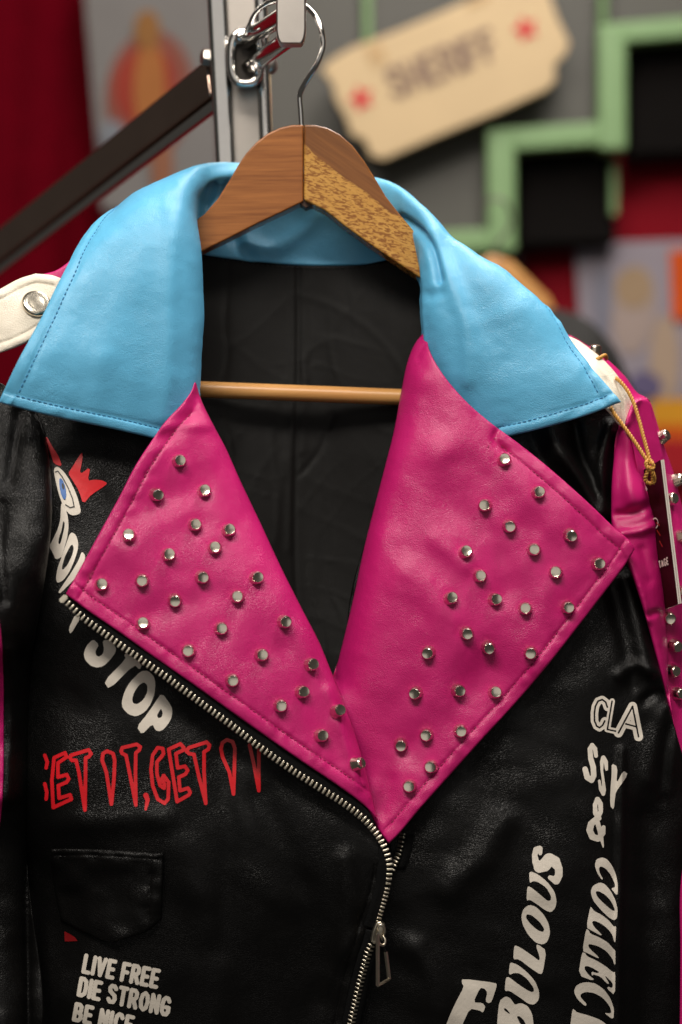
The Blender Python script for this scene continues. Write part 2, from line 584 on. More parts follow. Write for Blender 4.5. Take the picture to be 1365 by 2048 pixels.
def lining_mat():
    m, nt, b = new_mat('lining_taffeta'); L = nt.links.new
    tc = nd(nt, 'ShaderNodeTexCoord')
    w = nd(nt, 'ShaderNodeTexWave', wave_type='BANDS', bands_direction='Z'); w.inputs['Scale'].default_value = 420
    w2 = nd(nt, 'ShaderNodeTexWave', wave_type='BANDS', bands_direction='X'); w2.inputs['Scale'].default_value = 420
    n = nd(nt, 'ShaderNodeTexNoise'); n.inputs['Scale'].default_value = 30; n.inputs['Detail'].default_value = 5
    for k in (w, w2, n): L(tc.outputs['Object'], k.inputs['Vector'])
    ad = nd(nt, 'ShaderNodeMath', operation='ADD'); L(w.outputs['Fac'], ad.inputs[0]); L(w2.outputs['Fac'], ad.inputs[1])
    bp = nd(nt, 'ShaderNodeBump'); bp.inputs['Strength'].default_value = 0.12; bp.inputs['Distance'].default_value = 0.0003
    L(ad.outputs[0], bp.inputs['Height'])
    bp2 = nd(nt, 'ShaderNodeBump'); bp2.inputs['Strength'].default_value = 0.15; bp2.inputs['Distance'].default_value = 0.004
    L(n.outputs['Fac'], bp2.inputs['Height']); L(bp2.outputs[0], bp.inputs['Normal']); L(bp.outputs[0], b.inputs['Normal'])
    b.inputs['Base Color'].default_value = (0.0060, 0.0055, 0.0050, 1)
    b.inputs['Roughness'].default_value = 0.5
    b.inputs['Specular IOR Level'].default_value = 0.16
    b.inputs['Sheen Weight'].default_value = 0.02
    b.inputs['Sheen Roughness'].default_value = 0.4
    return m
M_LINING = lining_mat()

def wood(name, c1, c2, angle, fleck=None, band=None, scale=1.0, rough=0.33):
    m, nt, b = new_mat(name); L = nt.links.new
    tc = nd(nt, 'ShaderNodeTexCoord')
    mp = nd(nt, 'ShaderNodeMapping'); mp.inputs['Rotation'].default_value = (0, angle, 0)
    L(tc.outputs['Object'], mp.inputs['Vector'])
    st = nd(nt, 'ShaderNodeMapping'); st.inputs['Scale'].default_value = (16*scale, 60*scale, 420*scale)
    L(mp.outputs[0], st.inputs['Vector'])
    n = nd(nt, 'ShaderNodeTexNoise'); n.inputs['Scale'].default_value = 1.0; n.inputs['Detail'].default_value = 6
    n.inputs['Roughness'].default_value = 0.65
    L(st.outputs[0], n.inputs['Vector'])
    rp = nd(nt, 'ShaderNodeMapRange'); rp.inputs[1].default_value = 0.3; rp.inputs[2].default_value = 0.7
    L(n.outputs['Fac'], rp.inputs[0])
    mx = nd(nt, 'ShaderNodeMix', data_type='RGBA'); mx.inputs[6].default_value = c1; mx.inputs[7].default_value = c2
    L(rp.outputs[0], mx.inputs[0])
    col = mx.outputs[2]
    if fleck:
        mq = nd(nt, 'ShaderNodeMapping'); mq.inputs['Rotation'].default_value = (0, -0.22, 0)
        L(tc.outputs['Object'], mq.inputs['Vector'])
        s2 = nd(nt, 'ShaderNodeMapping'); s2.inputs['Scale'].default_value = (240, 240, 860)
        L(mq.outputs[0], s2.inputs['Vector'])
        f = nd(nt, 'ShaderNodeTexNoise'); f.inputs['Scale'].default_value = 1.0; f.inputs['Detail'].default_value = 2.5; f.inputs['Distortion'].default_value = 0.8
        L(s2.outputs[0], f.inputs['Vector'])
        fr = nd(nt, 'ShaderNodeMapRange'); fr.inputs[1].default_value = 0.49; fr.inputs[2].default_value = 0.58
        L(f.outputs['Fac'], fr.inputs[0])
        m2 = nd(nt, 'ShaderNodeMix', data_type='RGBA'); m2.inputs[7].default_value = fleck
        L(fr.outputs[0], m2.inputs[0]); L(col, m2.inputs[6]); col = m2.outputs[2]
    if band:
        bc, z0, z1 = band
        sx = nd(nt, 'ShaderNodeSeparateXYZ'); L(mp.outputs[0], sx.inputs[0])
        wob = nd(nt, 'ShaderNodeTexNoise'); wob.inputs['Scale'].default_value = 1.0; wob.inputs['Detail'].default_value = 3
        s3 = nd(nt, 'ShaderNodeMapping'); s3.inputs['Scale'].default_value = (30, 30, 140)
        L(mp.outputs[0], s3.inputs['Vector']); L(s3.outputs[0], wob.inputs['Vector'])
        ma = nd(nt, 'ShaderNodeMath', operation='MULTIPLY_ADD'); ma.inputs[1].default_value = 0.022
        L(wob.outputs['Fac'], ma.inputs[0]); L(sx.outputs['Z'], ma.inputs[2])
        br = nd(nt, 'ShaderNodeMapRange'); br.inputs[1].default_value = z0; br.inputs[2].default_value = z1
        L(ma.outputs[0], br.inputs[0])
        m3 = nd(nt, 'ShaderNodeMix', data_type='RGBA')
        m4 = nd(nt, 'ShaderNodeMix', data_type='RGBA'); m4.inputs[6].default_value = bc[0]; m4.inputs[7].default_value = bc[1]
        L(rp.outputs[0], m4.inputs[0])
        L(br.outputs[0], m3.inputs[0]); L(col, m3.inputs[6]); L(m4.outputs[2], m3.inputs[7]); col = m3.outputs[2]
    L(col, b.inputs['Base Color'])
    b.inputs['Roughness'].default_value = rough
    bp = nd(nt, 'ShaderNodeBump'); bp.inputs['Strength'].default_value = 0.12; bp.inputs['Distance'].default_value = 0.0005
    L(n.outputs['Fac'], bp.inputs['Height']); L(bp.outputs[0], b.inputs['Normal'])
    return m

# ------------------------------------------------------------------ background: walls, board, signs, posters
M_REDWALL = plain('red_wall_paint', srgb(116, 10, 24), 0.8, 0, 0.12, 6, spec=0.1)
M_REDCLOTH = plain('red_cloth', srgb(84, 0, 13), 0.95, 0, 0.2, 30, spec=0.05)
M_GREY = plain('grey_board', srgb(72, 70, 64), 0.6, 0, 0.12, 5)
M_GREEN = plain('green_trim', srgb(112, 144, 94), 0.5, 0, 0.06, 30)
M_BOX = plain('black_box', srgb(10, 7, 6), 0.95, 0, 0.2, 20)
M_BOX.node_tree.nodes['Principled BSDF'].inputs['Specular IOR Level'].default_value = 0.15
M_TAN = plain('sign_wood', srgb(190, 164, 124), 0.6, 0, 0.12, 9)
M_STAR = plain('sign_red', srgb(188, 34, 32), 0.6)
M_LETTER = plain('sign_brown', srgb(128, 104, 86), 0.7)

wall = obj('wall', P([-1500, 2900, 2900, -1500], [-1500, -1500, 3500, 3500], 1.50), [(0, 3, 2, 1)], M_REDWALL, smooth=False)
tag(wall, kind='structure')

# hanging red cloth at the left
xs = np.linspace(-420, 470, 110); ys = np.linspace(-260, 1500, 40)
gx, gy = np.meshgrid(xs, ys)
yy = 1.455 + 0.010*np.sin(gx/41.0) + 0.004*np.sin(gx/17.0+gy/400) + 0.006*vnoise(gx/60, gy/300, 3)
V = P(gx, gy, yy).reshape(-1, 3)
nx_ = len(xs)
F = [(j*nx_+i, (j+1)*nx_+i, (j+1)*nx_+i+1, j*nx_+i+1) for j in range(len(ys)-1) for i in range(nx_-1)]
cl = obj('wall_cloth', V, F, M_REDCLOTH)
sol = cl.modifiers.new('thick', 'SOLIDIFY'); sol.thickness = 0.004
tag(cl, 'dark red cloth hanging in soft folds behind the rack at the left', 'cloth')

def flat(v):
    return lambda x, y: np.full(np.shape(np.atleast_1d(x)), v)

def ell(cx, cy, rx, ry, a=0):
    t = np.linspace(0, 2*math.pi, 28, endpoint=False)
    x = rx*np.cos(t); y = ry*np.sin(t)
    return np.stack([cx + x*math.cos(a) - y*math.sin(a), cy + x*math.sin(a) + y*math.cos(a)], -1)

def poster(name, label, corners, Y, base_mat, shapes):
    c = np.array(corners, float)
    b = P(c[:, 0].mean(), c[:, 1].max(), Y)
    t = thing(name, label, 'poster', b)
    prism('sheet', corners, Y, Y + 0.003, base_mat, t)
    for k, (poly, m) in enumerate(shapes):
        poly = np.array(poly, float)
        lo, hi = poly.min(0), poly.max(0)
        film('printed_shape', lambda q, p=poly: sd_poly(q, p), (lo[0]-4, lo[1]-4, hi[0]+4, hi[1]+4), 5, flat(Y), m, t, 0.002 + 0.0012*k)
    return t
pm = lambda n, r, g, b: plain(n, srgb(r*.82, g*.82, b*.82), 0.7, 0, 0.16, 12, spec=0.12)
poster('poster', 'pale grey poster with a blurred red and gold shape on red cloth',
       [(165, -60), (432, -40), (440, 420), (205, 420)], 1.405, pm('poster_grey', 132, 128, 126),
       [(ell(300, 190, 88, 130, 0.1), pm('poster_rust', 140, 84, 72)),
        (ell(290, 170, 62, 80, 0.2), pm('poster_red', 158, 60, 46)),
        (ell(300, 180, 32, 105), pm('poster_gold', 172, 108, 58)),
        (ell(295, 60, 26, 40), pm('poster_ochre', 150, 104, 58)),
        (ell(325, 335, 22, 70), pm('poster_brown', 150, 100, 76)),
        (ell(225, 270, 24, 30), pm('poster_slate', 130, 134, 142))])
poster('poster', 'poster with lilac, ochre and orange patches on the red wall at the right',
       [(1150, 486), (1480, 476), (1490, 960), (1180, 960)], 1.485, pm('poster_lilac', 168, 158, 168),
       [(ell(1268, 620, 44, 90, 0.1), pm('poster_sand', 184, 164, 156)),
        (ell(1268, 575, 38, 42), pm('poster_ochre_b', 180, 152, 122)),
        (ell(1205, 600, 22, 70), pm('poster_greyblue', 140, 138, 152)),
        ([(1340, 500), (1480, 500), (1480, 640), (1345, 640)], pm('poster_orange', 232, 92, 26)),
        (ell(1330, 720, 30, 90), pm('poster_peach', 194, 168, 146)),
        (ell(1292, 770, 34, 26, 0.3), pm('poster_indigo', 112, 102, 138)),
        ([(1300, 800), (1490, 790), (1490, 850), (1300, 850)], pm('poster_amber', 236, 164, 44)),
        ([(1300, 850), (1490, 850), (1490, 880), (1300, 880)], pm('poster_tangerine', 226, 96, 28)),
        ([(1300, 880), (1490, 880), (1490, 955), (1300, 955)], pm('poster_scarlet', 186, 34, 42))])

# stepped grey board with green trim, black boxes below its steps
bb = thing('stepped_board', 'grey display board with a stepped edge trimmed in green', 'display board', P(900, 480, 1.42))
prism('panel', [(520, -160), (1225, -160), (1225, 60), (1480, 50), (1480, -160), (1700, -160), (1700, 30), (1480, 42), (1225, 75),
                (1225, 265), (1010, 285), (1010, 475), (880, 485), (520, 485)][:3] +
      [(1225, 270), (1008, 290), (1008, 478), (880, 482), (520, 482)], 1.42, 1.47, M_GREY, bb)
prism('panel', [(1228, -160), (1700, -160), (1700, 24), (1228, 62)], 1.42, 1.47, M_GREY, bb)
def bar(p, q, w, Y0, Y1, name='trim_strip'):
    p = np.array(p, float); q = np.array(q, float); t = (q-p)/np.linalg.norm(q-p); n = np.array([-t[1], t[0]])*w/2
    return prism(name, [p+n, q+n, q-n, p-n], Y0, Y1, M_GREEN, bb, 0.004)
bar((1198, 68), (1700, 24), 42, 1.375, 1.416)
bar((1225, 50), (1226, 298), 56, 1.372, 1.413)
bar((975, 281), (1254, 262), 46, 1.377, 1.417)
bar((1003, 262), (1005, 502), 56, 1.374, 1.415)
bar((720, 492), (1033, 476), 46, 1.378, 1.418)
bar((1207, -160), (1208, 46), 15, 1.379, 1.4185)
bar((734, -160), (736, 120), 18, 1.400, 1.4175)
for k, (poly, y0, lab) in enumerate([
        ([(1258, 96), (1720, 60), (1720, 300), (1258, 318)], 1.435, 'black box under the upper step of the green trimmed board'),
        ([(1036, 312), (1232, 300), (1232, 486), (1036, 500)], 1.440, 'black box under the lower step of the green trimmed board'),
        ([(900, 505), (1045, 500), (1048, 690), (900, 690)], 1.445, 'black box below the bottom green strip behind the spare wooden hanger')]):
    bt = thing('display_box', lab, 'box', P(np.mean([p[0] for p in poly]), max(p[1] for p in poly), y0), 'black boxes stepping down the wall')
    prism('box_body', poly, y0, y0 + 0.045, M_BOX, bt, 0.006)
    x0 = min(p[0] for p in poly); x1 = max(p[0] for p in poly); ya = min(p[1] for p in poly); yb = max(p[1] for p in poly)
    prism('box_lid', [(x0+14, ya+22), (x1-14, ya+16), (x1-14, yb-18), (x0+14, yb-14)], y0 - 0.006, y0 - 0.001, M_BOX, bt, 0.002)
g2 = prism('edge_strip', [(1222, 318), (1236, 318), (1236, 430), (1222, 430)], 1.425, 1.449, M_GREEN, bb, 0.003)

# SHERIFF ticket sign
GLYPH = {
 'S': [[(.5,.16),(.36,.02),(.14,.02),(.02,.16),(.06,.36),(.46,.58),(.52,.78),(.42,.97),(.16,.99),(.0,.84)]],
 'H': [[(0,0),(0,1)],[(.5,0),(.5,1)],[(0,.5),(.5,.5)]],
 'E': [[(.44,0),(0,0),(0,1),(.44,1)],[(0,.5),(.38,.5)]],
 'R': [[(0,1),(0,0),(.32,0),(.48,.12),(.48,.38),(.32,.52),(0,.52)],[(.26,.52),(.52,1)]],
 'I': [[(0,0),(0,1)]],
 'F': [[(.44,0),(0,0),(0,1)],[(0,.5),(.36,.5)]],
 'L': [[(0,0),(0,1),(.42,1)]],
 'V': [[(0,0),(.26,1),(.52,0)]],
 'D': [[(0,0),(0,1),(.26,1),(.46,.86),(.5,.5),(.46,.14),(.26,0),(0,0)]],
 'T': [[(0,0),(.52,0)],[(.26,0),(.26,1)]],
 'O': [[(.28,0),(.08,.14),(.0,.5),(.08,.86),(.28,1),(.48,.86),(.56,.5),(.48,.14),(.28,0)]],
 'N': [[(0,1),(0,0),(.5,1),(.5,0)]],
 'G': [[(.52,.18),(.4,.02),(.2,.0),(.04,.16),(.0,.5),(.04,.84),(.2,1),(.42,.98),(.54,.82),(.54,.56),(.32,.56)]],
 'B': [[(0,0),(0,1),(.34,1),(.5,.86),(.48,.62),(.3,.5),(0,.5)],[(0,0),(.3,0),(.44,.12),(.44,.38),(.3,.5)]],
 'C': [[(.5,.2),(.4,.03),(.2,.0),(.04,.16),(.0,.5),(.04,.84),(.2,1),(.4,.97),(.52,.8)]],
 'A': [[(0,1),(.26,0),(.52,1)],[(.1,.68),(.42,.68)]],
}
def text_paths(s, o, ex, ey, gap=0.30, space=0.35, fit=True):
    """stroke lettering; o top-left, ex full width vector, ey height vector (downwards)"""
    o = np.array(o, float); ex = np.array(ex, float); ey = np.array(ey, float)
    adv, items = 0.0, []
    for ch in s:
        if ch == ' ': adv += space; continue
        g = GLYPH[ch]; w = max(p[0] for st in g for p in st)
        items.append((g, adv)); adv += w + gap
    tot = adv - gap
    return [[o + ex*((a + p[0])/tot) + ey*p[1] for p in st] for g, a in items for st in g]
sg = thing('ticket_sign', 'tan ticket shaped sign with red stars reading SHERIFF', 'sign', P(770, 310, 1.36))
sp = [(660, 120), (700, 96), (800, 58), (900, 16), (985, -22), (1042, -46), (1092, -52), (1100, -10), (1118, 40), (1140, 84), (1132, 108), (1110, 128), (1112, 160), (1092, 180),
      (1000, 222), (900, 262), (820, 296), (770, 318), (742, 312), (730, 280), (702, 268), (692, 235), (672, 200), (664, 165), (642, 140)]
prism('sign_board', sp, 1.345, 1.360, M_TAN, sg, 0.002)
def star(cx, cy, r, a0):
    return [(cx + (r if k % 2 == 0 else r*0.45)*math.sin(a0 + k*math.pi/5), cy - (r if k % 2 == 0 else r*0.45)*math.cos(a0 + k*math.pi/5)) for k in range(10)]
for cx, cy in ((723, 197), (1052, 58)):
    pl = star(cx, cy, 30, -0.38)
    film('star', lambda q, p=np.array(pl): sd_poly(q, p), (cx-36, cy-36, cx+36, cy+36), 4, flat(1.345), M_STAR, sg, 0.002)
tp = text_paths('SHERIFF', (772, 142), (205, -82), (20, 52), gap=0.28)
film('lettering', lambda q: np.min([sd_path(q, p, 6.0) for p in tp], 0), (740, 30, 1020, 220), 3, flat(1.345), M_LETTER, sg, 0.002)
tp2 = [[(738, 96), (752, 128)], [(755, 90), (768, 118)], [(940, 8), (975, -8)]]
M_FADE = plain('sign_faded', srgb(184, 152, 108), 0.7)
for p_ in tp2:
    film('faded_mark', lambda q, p=p_: sd_path(q, p, 7.0), (720, -30, 990, 140), 3, flat(1.345), M_FADE, sg, 0.002)

# spare hanger with a black garment, behind at the right
W_SPARE = wood('spare_hanger_wood', srgb(196, 146, 84), srgb(166, 112, 58), 0.6)
sh = thing('clothes_hanger', 'spare wooden hanger out of focus behind the blue collar', 'hanger', P(1000, 640, 0.95))
prism('hanger_arm', [(900, 640), (905, 575), (940, 530), (985, 508), (1025, 520), (1062, 556), (1100, 592), (1116, 625), (1108, 652), (1080, 662), (1010, 640), (985, 620), (960, 640)],
      0.94, 0.965, W_SPARE, sh, 0.006)
hk = smooth3([P(990, 512, 0.952), P(992, 490, 0.952), P(1010, 470, 0.952), P(1024, 440, 0.952), P(1012, 405, 0.952), P(985, 398, 0.952), P(962, 415, 0.952)], 6)
v, f = tube_mesh(hk, 0.0018, 8); obj('hook', v, f, plain('dark_wire', (0.12, 0.11, 0.10), 0.4, 1.0), sh)
D_G = Depth([(900, 660, 94), (1080, 630, 92), (1160, 650, 90), (1230, 720, 90), (1285, 850, 92), (1300, 1100, 93), (1000, 900, 86), (1150, 900, 86), (900, 1200, 88), (1200, 1400, 88)],
            slack=[(90, 0.012, 1.3, 2.5)], seed=31)
gj = thing('garment', 'black garment out of focus behind the pink studded shoulder', 'garment', P(1100, 1700, 0.9))
panel('garment_front', [(860, 640), (960, 622), (1040, 616), (1110, 618), (1170, 636), (1225, 690), (1262, 770), (1285, 880), (1310, 1100), (1340, 1700), (860, 1700)],
      D_G, plain('black_cloth', (0.012, 0.011, 0.010), 0.8, 0, 0.2, 60), gj, spacing=22, T=0.004, R=10, Tb=0.05)

# ------------------------------------------------------------------ rack
rk = thing('clothing_rack', 'chrome clothing rack upright with an arm and a slanting side bar', 'rack', P(490, 2300, 0.075))
def post_bar(xt, xb, w, y0, depth, mat, name, bev, taper=0):
    # vertical member standing behind the jacket, runs down past the frame
    top = -120; bot = 2300
    s = (xb - xt) / 330.0
    pl = [(xt + s*top*0.0 - w/2 - 8, top), (xt + w/2 - 8, top), (xb + w/2 + 6, 420), (xb + w/2 + 6, bot), (xb - w/2 + 6, bot), (xb - w/2 + 6, 420)]
    return prism(name, pl, y0, y0 + depth, mat, rk, bev, segs=4)
post_bar(436, 450, 40, 0.068, 0.030, M_CHROME, 'upright_edge', 0.0036)
post_bar(484, 494, 66, 0.074, 0.020, M_DULL, 'upright_face', 0.001)
post_bar(525, 530, 26, 0.067, 0.031, M_CHROME, 'upright_edge', 0.0036)
# arm: two parallel rods held by a ring plate at the upright and an end cap in front
def rod(p, q, r, mat, name, parent, n=24):
    v, f = tube_mesh([p, p + (q-p)*0.01, p + (q-p)*0.99, q], r, n); return obj(name, v, f, mat, parent, True, 50)
capY = -0.045
rod(P(573, 28, capY+0.003), P(478, 88, 0.075), 0.0055, M_CHROME, 'arm_rod', rk)
rod(P(585, 72, capY+0.003), P(490, 140, 0.075), 0.0055, M_CHROME, 'arm_rod', rk)
cp = [(553, -60), (612, -60), (612, 55)] + [(612-12*(1-math.cos(a)) - 0, 55 + 33*math.sin(a)) for a in np.linspace(0.2, 1.5, 6)] + [(575, 88)] + [(553 + 12*(1-math.cos(a)), 55 + 33*math.sin(a)) for a in np.linspace(1.4, 0.2, 6)] + [(553, 55)]
prism('end_cap', cp, capY - 0.006, capY + 0.004, M_SATIN, rk, 0.0012)
ring = []
for a in np.linspace(0, 2*math.pi, 40, endpoint=False):
    ring.append((492 + 30*math.copysign(abs(math.cos(a))**0.7, math.cos(a)), 115 + 52*math.copysign(abs(math.sin(a))**0.75, math.sin(a))))
for dy, nm in ((0.0555, 'bracket_ring'), (0.0605, 'bracket_ring')):
    pts = [P(x, y, dy) for x, y in ring]; pts.append(pts[0]); pts.append(pts[1])
    v, f = tube_mesh(pts, 0.0029, 10, caps=False); obj(nm, v, f, M_CHROME, rk)
prism('bracket_plate', ring, 0.0610, 0.0735, plain('bracket_dark', (0.05, 0.045, 0.04), 0.35, 1.0), rk, 0.0008)
def bolt(c, dirv, r, h, n, mat, name='bolt'):
    v, f = lathe([(0, 0), (r, 0), (r, h*0.75), (r*0.8, h), (0, h)], n)
    M = frame(c, dirv, (0, 1, 0.3)); v = [M @ Vector(x) for x in v]
    return obj(name, v, f, mat, rk, True, 30)
bolt(P(424, 117, 0.082), (-1, -0.45, 0.1), 0.0058, 0.007, 6, M_SATIN)
v, f = lathe([(0, 0), (0.0062, 0), (0.0058, 0.003), (0.0042, 0.0052), (0.002, 0.006), (0, 0.0061)], 20)
M = frame(P(536, 132, 0.082), (1, -0.5, 0.1)); obj('bolt', [M @ Vector(x) for x in v], f, M_SATIN, rk, True, 40)
# slanting flat side bar running back and down to the left
M_SIDE = plain('side_bar_bronze', (0.52, 0.37, 0.30), 0.1, 1.0, 0.2, 20)
A0, B0 = P(432, 168, 0.088), P(-260, 712, 0.62)
ax = (B0-A0); ax /= np.linalg.norm(ax)
side = np.cross(ax, (0, 0, 1)); side /= np.linalg.norm(side); up = np.cross(side, ax)
def slab(c0, c1, wu, ws, mat, name, bev):
    bm = bmesh.new()
    vs = []
    for c in (c0, c1):
        for a, b in ((-1, -1), (1, -1), (1, 1), (-1, 1)):
            vs.append(bm.verts.new(tuple(c + up*a*wu/2 + side*b*ws/2)))
    for q in ((3, 2, 1, 0), (4, 5, 6, 7), (0, 1, 5, 4), (1, 2, 6, 5), (2, 3, 7, 6), (3, 0, 4, 7)):
        bm.faces.new([vs[i] for i in q])
    bmesh.ops.bevel(bm, geom=list(bm.edges), offset=bev, segments=4, affect='EDGES', profile=0.5)
    o = obj_bm(name, bm, mat, rk, True, 60)
    wn = o.modifiers.new('weighted', 'WEIGHTED_NORMAL'); wn.keep_sharp = True
    return o
slab(A0 + up*0.004, B0 + up*0.004, 0.026, 0.012, M_SIDE, 'side_bar', 0.002)
rod(A0 - up*0.0135, B0 - up*0.0135, 0.0042, M_CHROME, 'side_bar_rail', rk)

# ------------------------------------------------------------------ hanger
W_L = wood('hanger_walnut', srgb(126, 72, 31), srgb(172, 108, 54), 0.02, rough=0.28)
W_R = wood('hanger_lacewood', srgb(186, 132, 58), srgb(208, 158, 80), -0.611, rough=0.26, fleck=srgb(142, 90, 38), band=((srgb(104, 62, 30), srgb(140, 88, 42)), 1.3265, 1.3285))
W_D = wood('dowel_beech', srgb(196, 138, 76), srgb(214, 160, 96), 0.03)
hg = thing('clothes_hanger', 'two tone wooden hanger with wire hook holding the studded jacket', 'hanger', P(608, 300, 0.0))
HY0, HY1 = -0.010, 0.006
left = [(607.6, 249), (585, 249.5), (560, 255), (535, 267), (512, 285), (492, 307), (476, 331), (458, 362), (436, 397), (410, 427), (380, 450), (320, 478), (260, 520), (215, 575), (200, 620), (214, 632), (260, 590), (330, 540), (395, 507), (455, 478), (520, 445), (565, 424), (607.6, 403)]
right = [(608.4, 249), (632, 249.5), (655, 255), (680, 268), (705, 290), (728, 320), (750, 355), (772, 392), (800, 428), (832, 466), (880, 520), (960, 585), (1050, 660), (1110, 735), (1100, 770), (1040, 715), (950, 640), (890, 592), (842, 556), (790, 522), (740, 488), (690, 452), (650, 420), (608.4, 400)]
prism('left_arm', left, HY0, HY1, W_L, hg, 0.0012, segs=3)
prism('right_arm', right, HY0 - 0.0015, HY1 + 0.0045, W_R, hg, 0.0012, segs=3)
prism('joint_pin', [(600, 398), (618, 398), (626, 410), (612, 416), (600, 408)], HY0 + 0.002, HY1 - 0.001, plain('joint_dark', srgb(70, 44, 28), 0.5), hg, 0.0005)
a = P(330, 776, 0.001); b = P(900, 798, 0.004)
v, f = tube_mesh([a + (b-a)*t for t in np.linspace(0, 1, 24)], 0.0051, 20); obj('trouser_bar', v, f, W_D, hg, True, 60)
hookp = [(603.5, 256, -.002), (602, 225, -.002), (600, 200, -.003), (601, 186, -.004), (611, 166, -.006), (630, 136, -.010), (642, 110, -.012), (647, 84, -.013), (641, 52, -.012), (626, 26, -.008),
         (604, 8, -.002), (578, -2, .006), (548, 2, .013), (524, 14, .018), (508, 32, .021), (500, 50, .023), (492, 64, .024), (481, 72, .024)]
hp = smooth3([P(*q) for q in hookp], 6)
v, f = tube_mesh(hp, 0.00165, 12); obj('hook', v, f, M_CHROME, hg)
v, f = lathe([(0, -.0026), (.0016, -.0021), (.0026, 0), (.0016, .0021), (0, .0026)], 14)
c = P(479, 73, .024); obj('hook_tip', [Vector(x) + Vector(c) for x in v], f, M_CHROME, hg)

# ------------------------------------------------------------------ jacket
jk = thing('leather_jacket', 'black leather jacket with blue collar and studded pink lapels on wooden hanger', 'jacket', P(700, 2150, -0.03))

# lining
D_LIN = Depth([(395, 507, 1.9), (520, 526, 2.4), (600, 531, 2.5), (700, 531, 2.4), (765, 524, 2.2), (860, 505, 1.4), (300, 500, 1.2), (1000, 560, -0.4),
               (600, 780, 2.0), (450, 800, 1.6), (760, 800, 1.7), (600, 1100, 1.2), (660, 1400, 0.0), (300, 1100, -1.2), (1050, 900, -1.4), (1000, 1500, -2.6), (780, 1800, -2.4), (430, 1500, -1.8)],
              ridges=[([(596, 530), (597, 700), (593, 900), (590, 1100), (600, 1300)], 2.8, -0.0010),
                      ([(585, 530), (586, 700), (582, 900), (578, 1100)], 6.5, 0.0006),
                      ([(610, 535), (612, 700), (606, 900)], 8.4, 0.0005),
                      ([(600, 590), (660, 610), (740, 660), (800, 730), (830, 790)], 7, 0.0002), ([(600, 950), (640, 900), (665, 830)], 5, -0.0007)],
              slack=[(110, 0.0022, 1.5, 3.5)], crumple=[(70, 0.00028, 0.5, 6.0), (60, 0.0002, -0.9, 6.0), (46, 0.0006, 1.45, 7.0), (120, 0.0007, 1.7, 6.0), (34, 0.00025, 0.2, 5.0)], seed=3)
lin, ol = panel('lining', [(300, 500), (395, 507), (440, 514), (520, 526), (600, 531), (700, 531), (765, 524), (860, 505), (1000, 560), (1080, 900), (1010, 1500), (780, 1800), (560, 1700), (300, 1100)],
                D_LIN, M_LINING, jk, spacing=6, T=0.0006, R=4)
stitches(ol, [(395, 507), (440, 514), (520, 526), (600, 531), (700, 531), (765, 524)], 4, D_LIN, M_KTH, lin, 0.001)

# back of the jacket
D_BK = Depth([(120, 700, 1.5), (420, 500, 4.2), (700, 520, 4.2), (1100, 720, 2.5), (60, 1200, 1.5), (1320, 1500, 2.2), (650, 1300, 4.5), (650, 2100, 4.5), (60, 2100, 0.5), (1340, 2100, 1.5)])
panel('back_panel', [(150, 640), (260, 540), (420, 500), (600, 520), (760, 510), (900, 560), (1060, 680), (1200, 800), (1280, 1000), (1320, 1500), (1340, 2120), (40, 2120), (30, 1200), (70, 800)],
      D_BK, M_BLACK, jk, spacing=24, T=0.002, R=8)

# front panels
D_FL = Depth([(60, 720, -4.0), (200, 600, -2.6), (380, 560, -1.6), (420, 760, -2.6), (60, 1000, -6.0), (150, 900, -5.6), (300, 1000, -5.0), (450, 1100, -4.6), (120, 1250, -7.4), (300, 1400, -7.2), (500, 1480, -6.8), (600, 1300, -5.0),
              (100, 1600, -7.0), (300, 1600, -7.6), (600, 1650, -7.2), (770, 1750, -6.9), (120, 2000, -5.4), (400, 2000, -6.0), (690, 2050, -5.0), (0, 1400, -4.6), (0, 2000, -2.2), (50, 1800, -3.8), (-80, 900, -4)],
             ridges=[([(110, 1650), (250, 1640), (330, 1640)], 26, 0.003), ([(360, 1700), (420, 1850), (430, 2080)], 40, 0.003),
                     ([(520, 1600), (600, 1760), (640, 2000)], 34, -0.003), ([(690, 1720), (700, 1800), (690, 1900)], 22, 0.003),
                     ([(440, 1520), (460, 1700), (440, 1900)], 26, -0.0022), ([(715, 1870), (660, 1950), (640, 2080)], 14, 0.0015)],
             slack=[(130, 0.0022, 1.3, 2.0), (45, 0.0007, 0.6, 1.8)], seed=11)
fl_out = [(40, 760), (120, 640), (260, 540), (370, 540), (395, 640), (385, 790), (450, 1000), (560, 1220), (660, 1450), (720, 1600), (757, 1675), (766, 1705), (770, 1730), (768, 1755), (760, 1790), (748, 1830), (738, 1858), (733, 1880), (722, 1915), (709, 1960), (699, 2003), (690, 2050), (684, 2120), (-60, 2120), (-60, 900)]
fl, _ = panel('front_panel', fl_out, D_FL, M_BLACK, jk, spacing=8, T=0.0012, R=4,
              hems=[([(770, 1730), (768, 1755), (760, 1790), (748, 1830), (738, 1858), (733, 1880), (722, 1915), (709, 1960), (699, 2003), (690, 2050)], 20)])
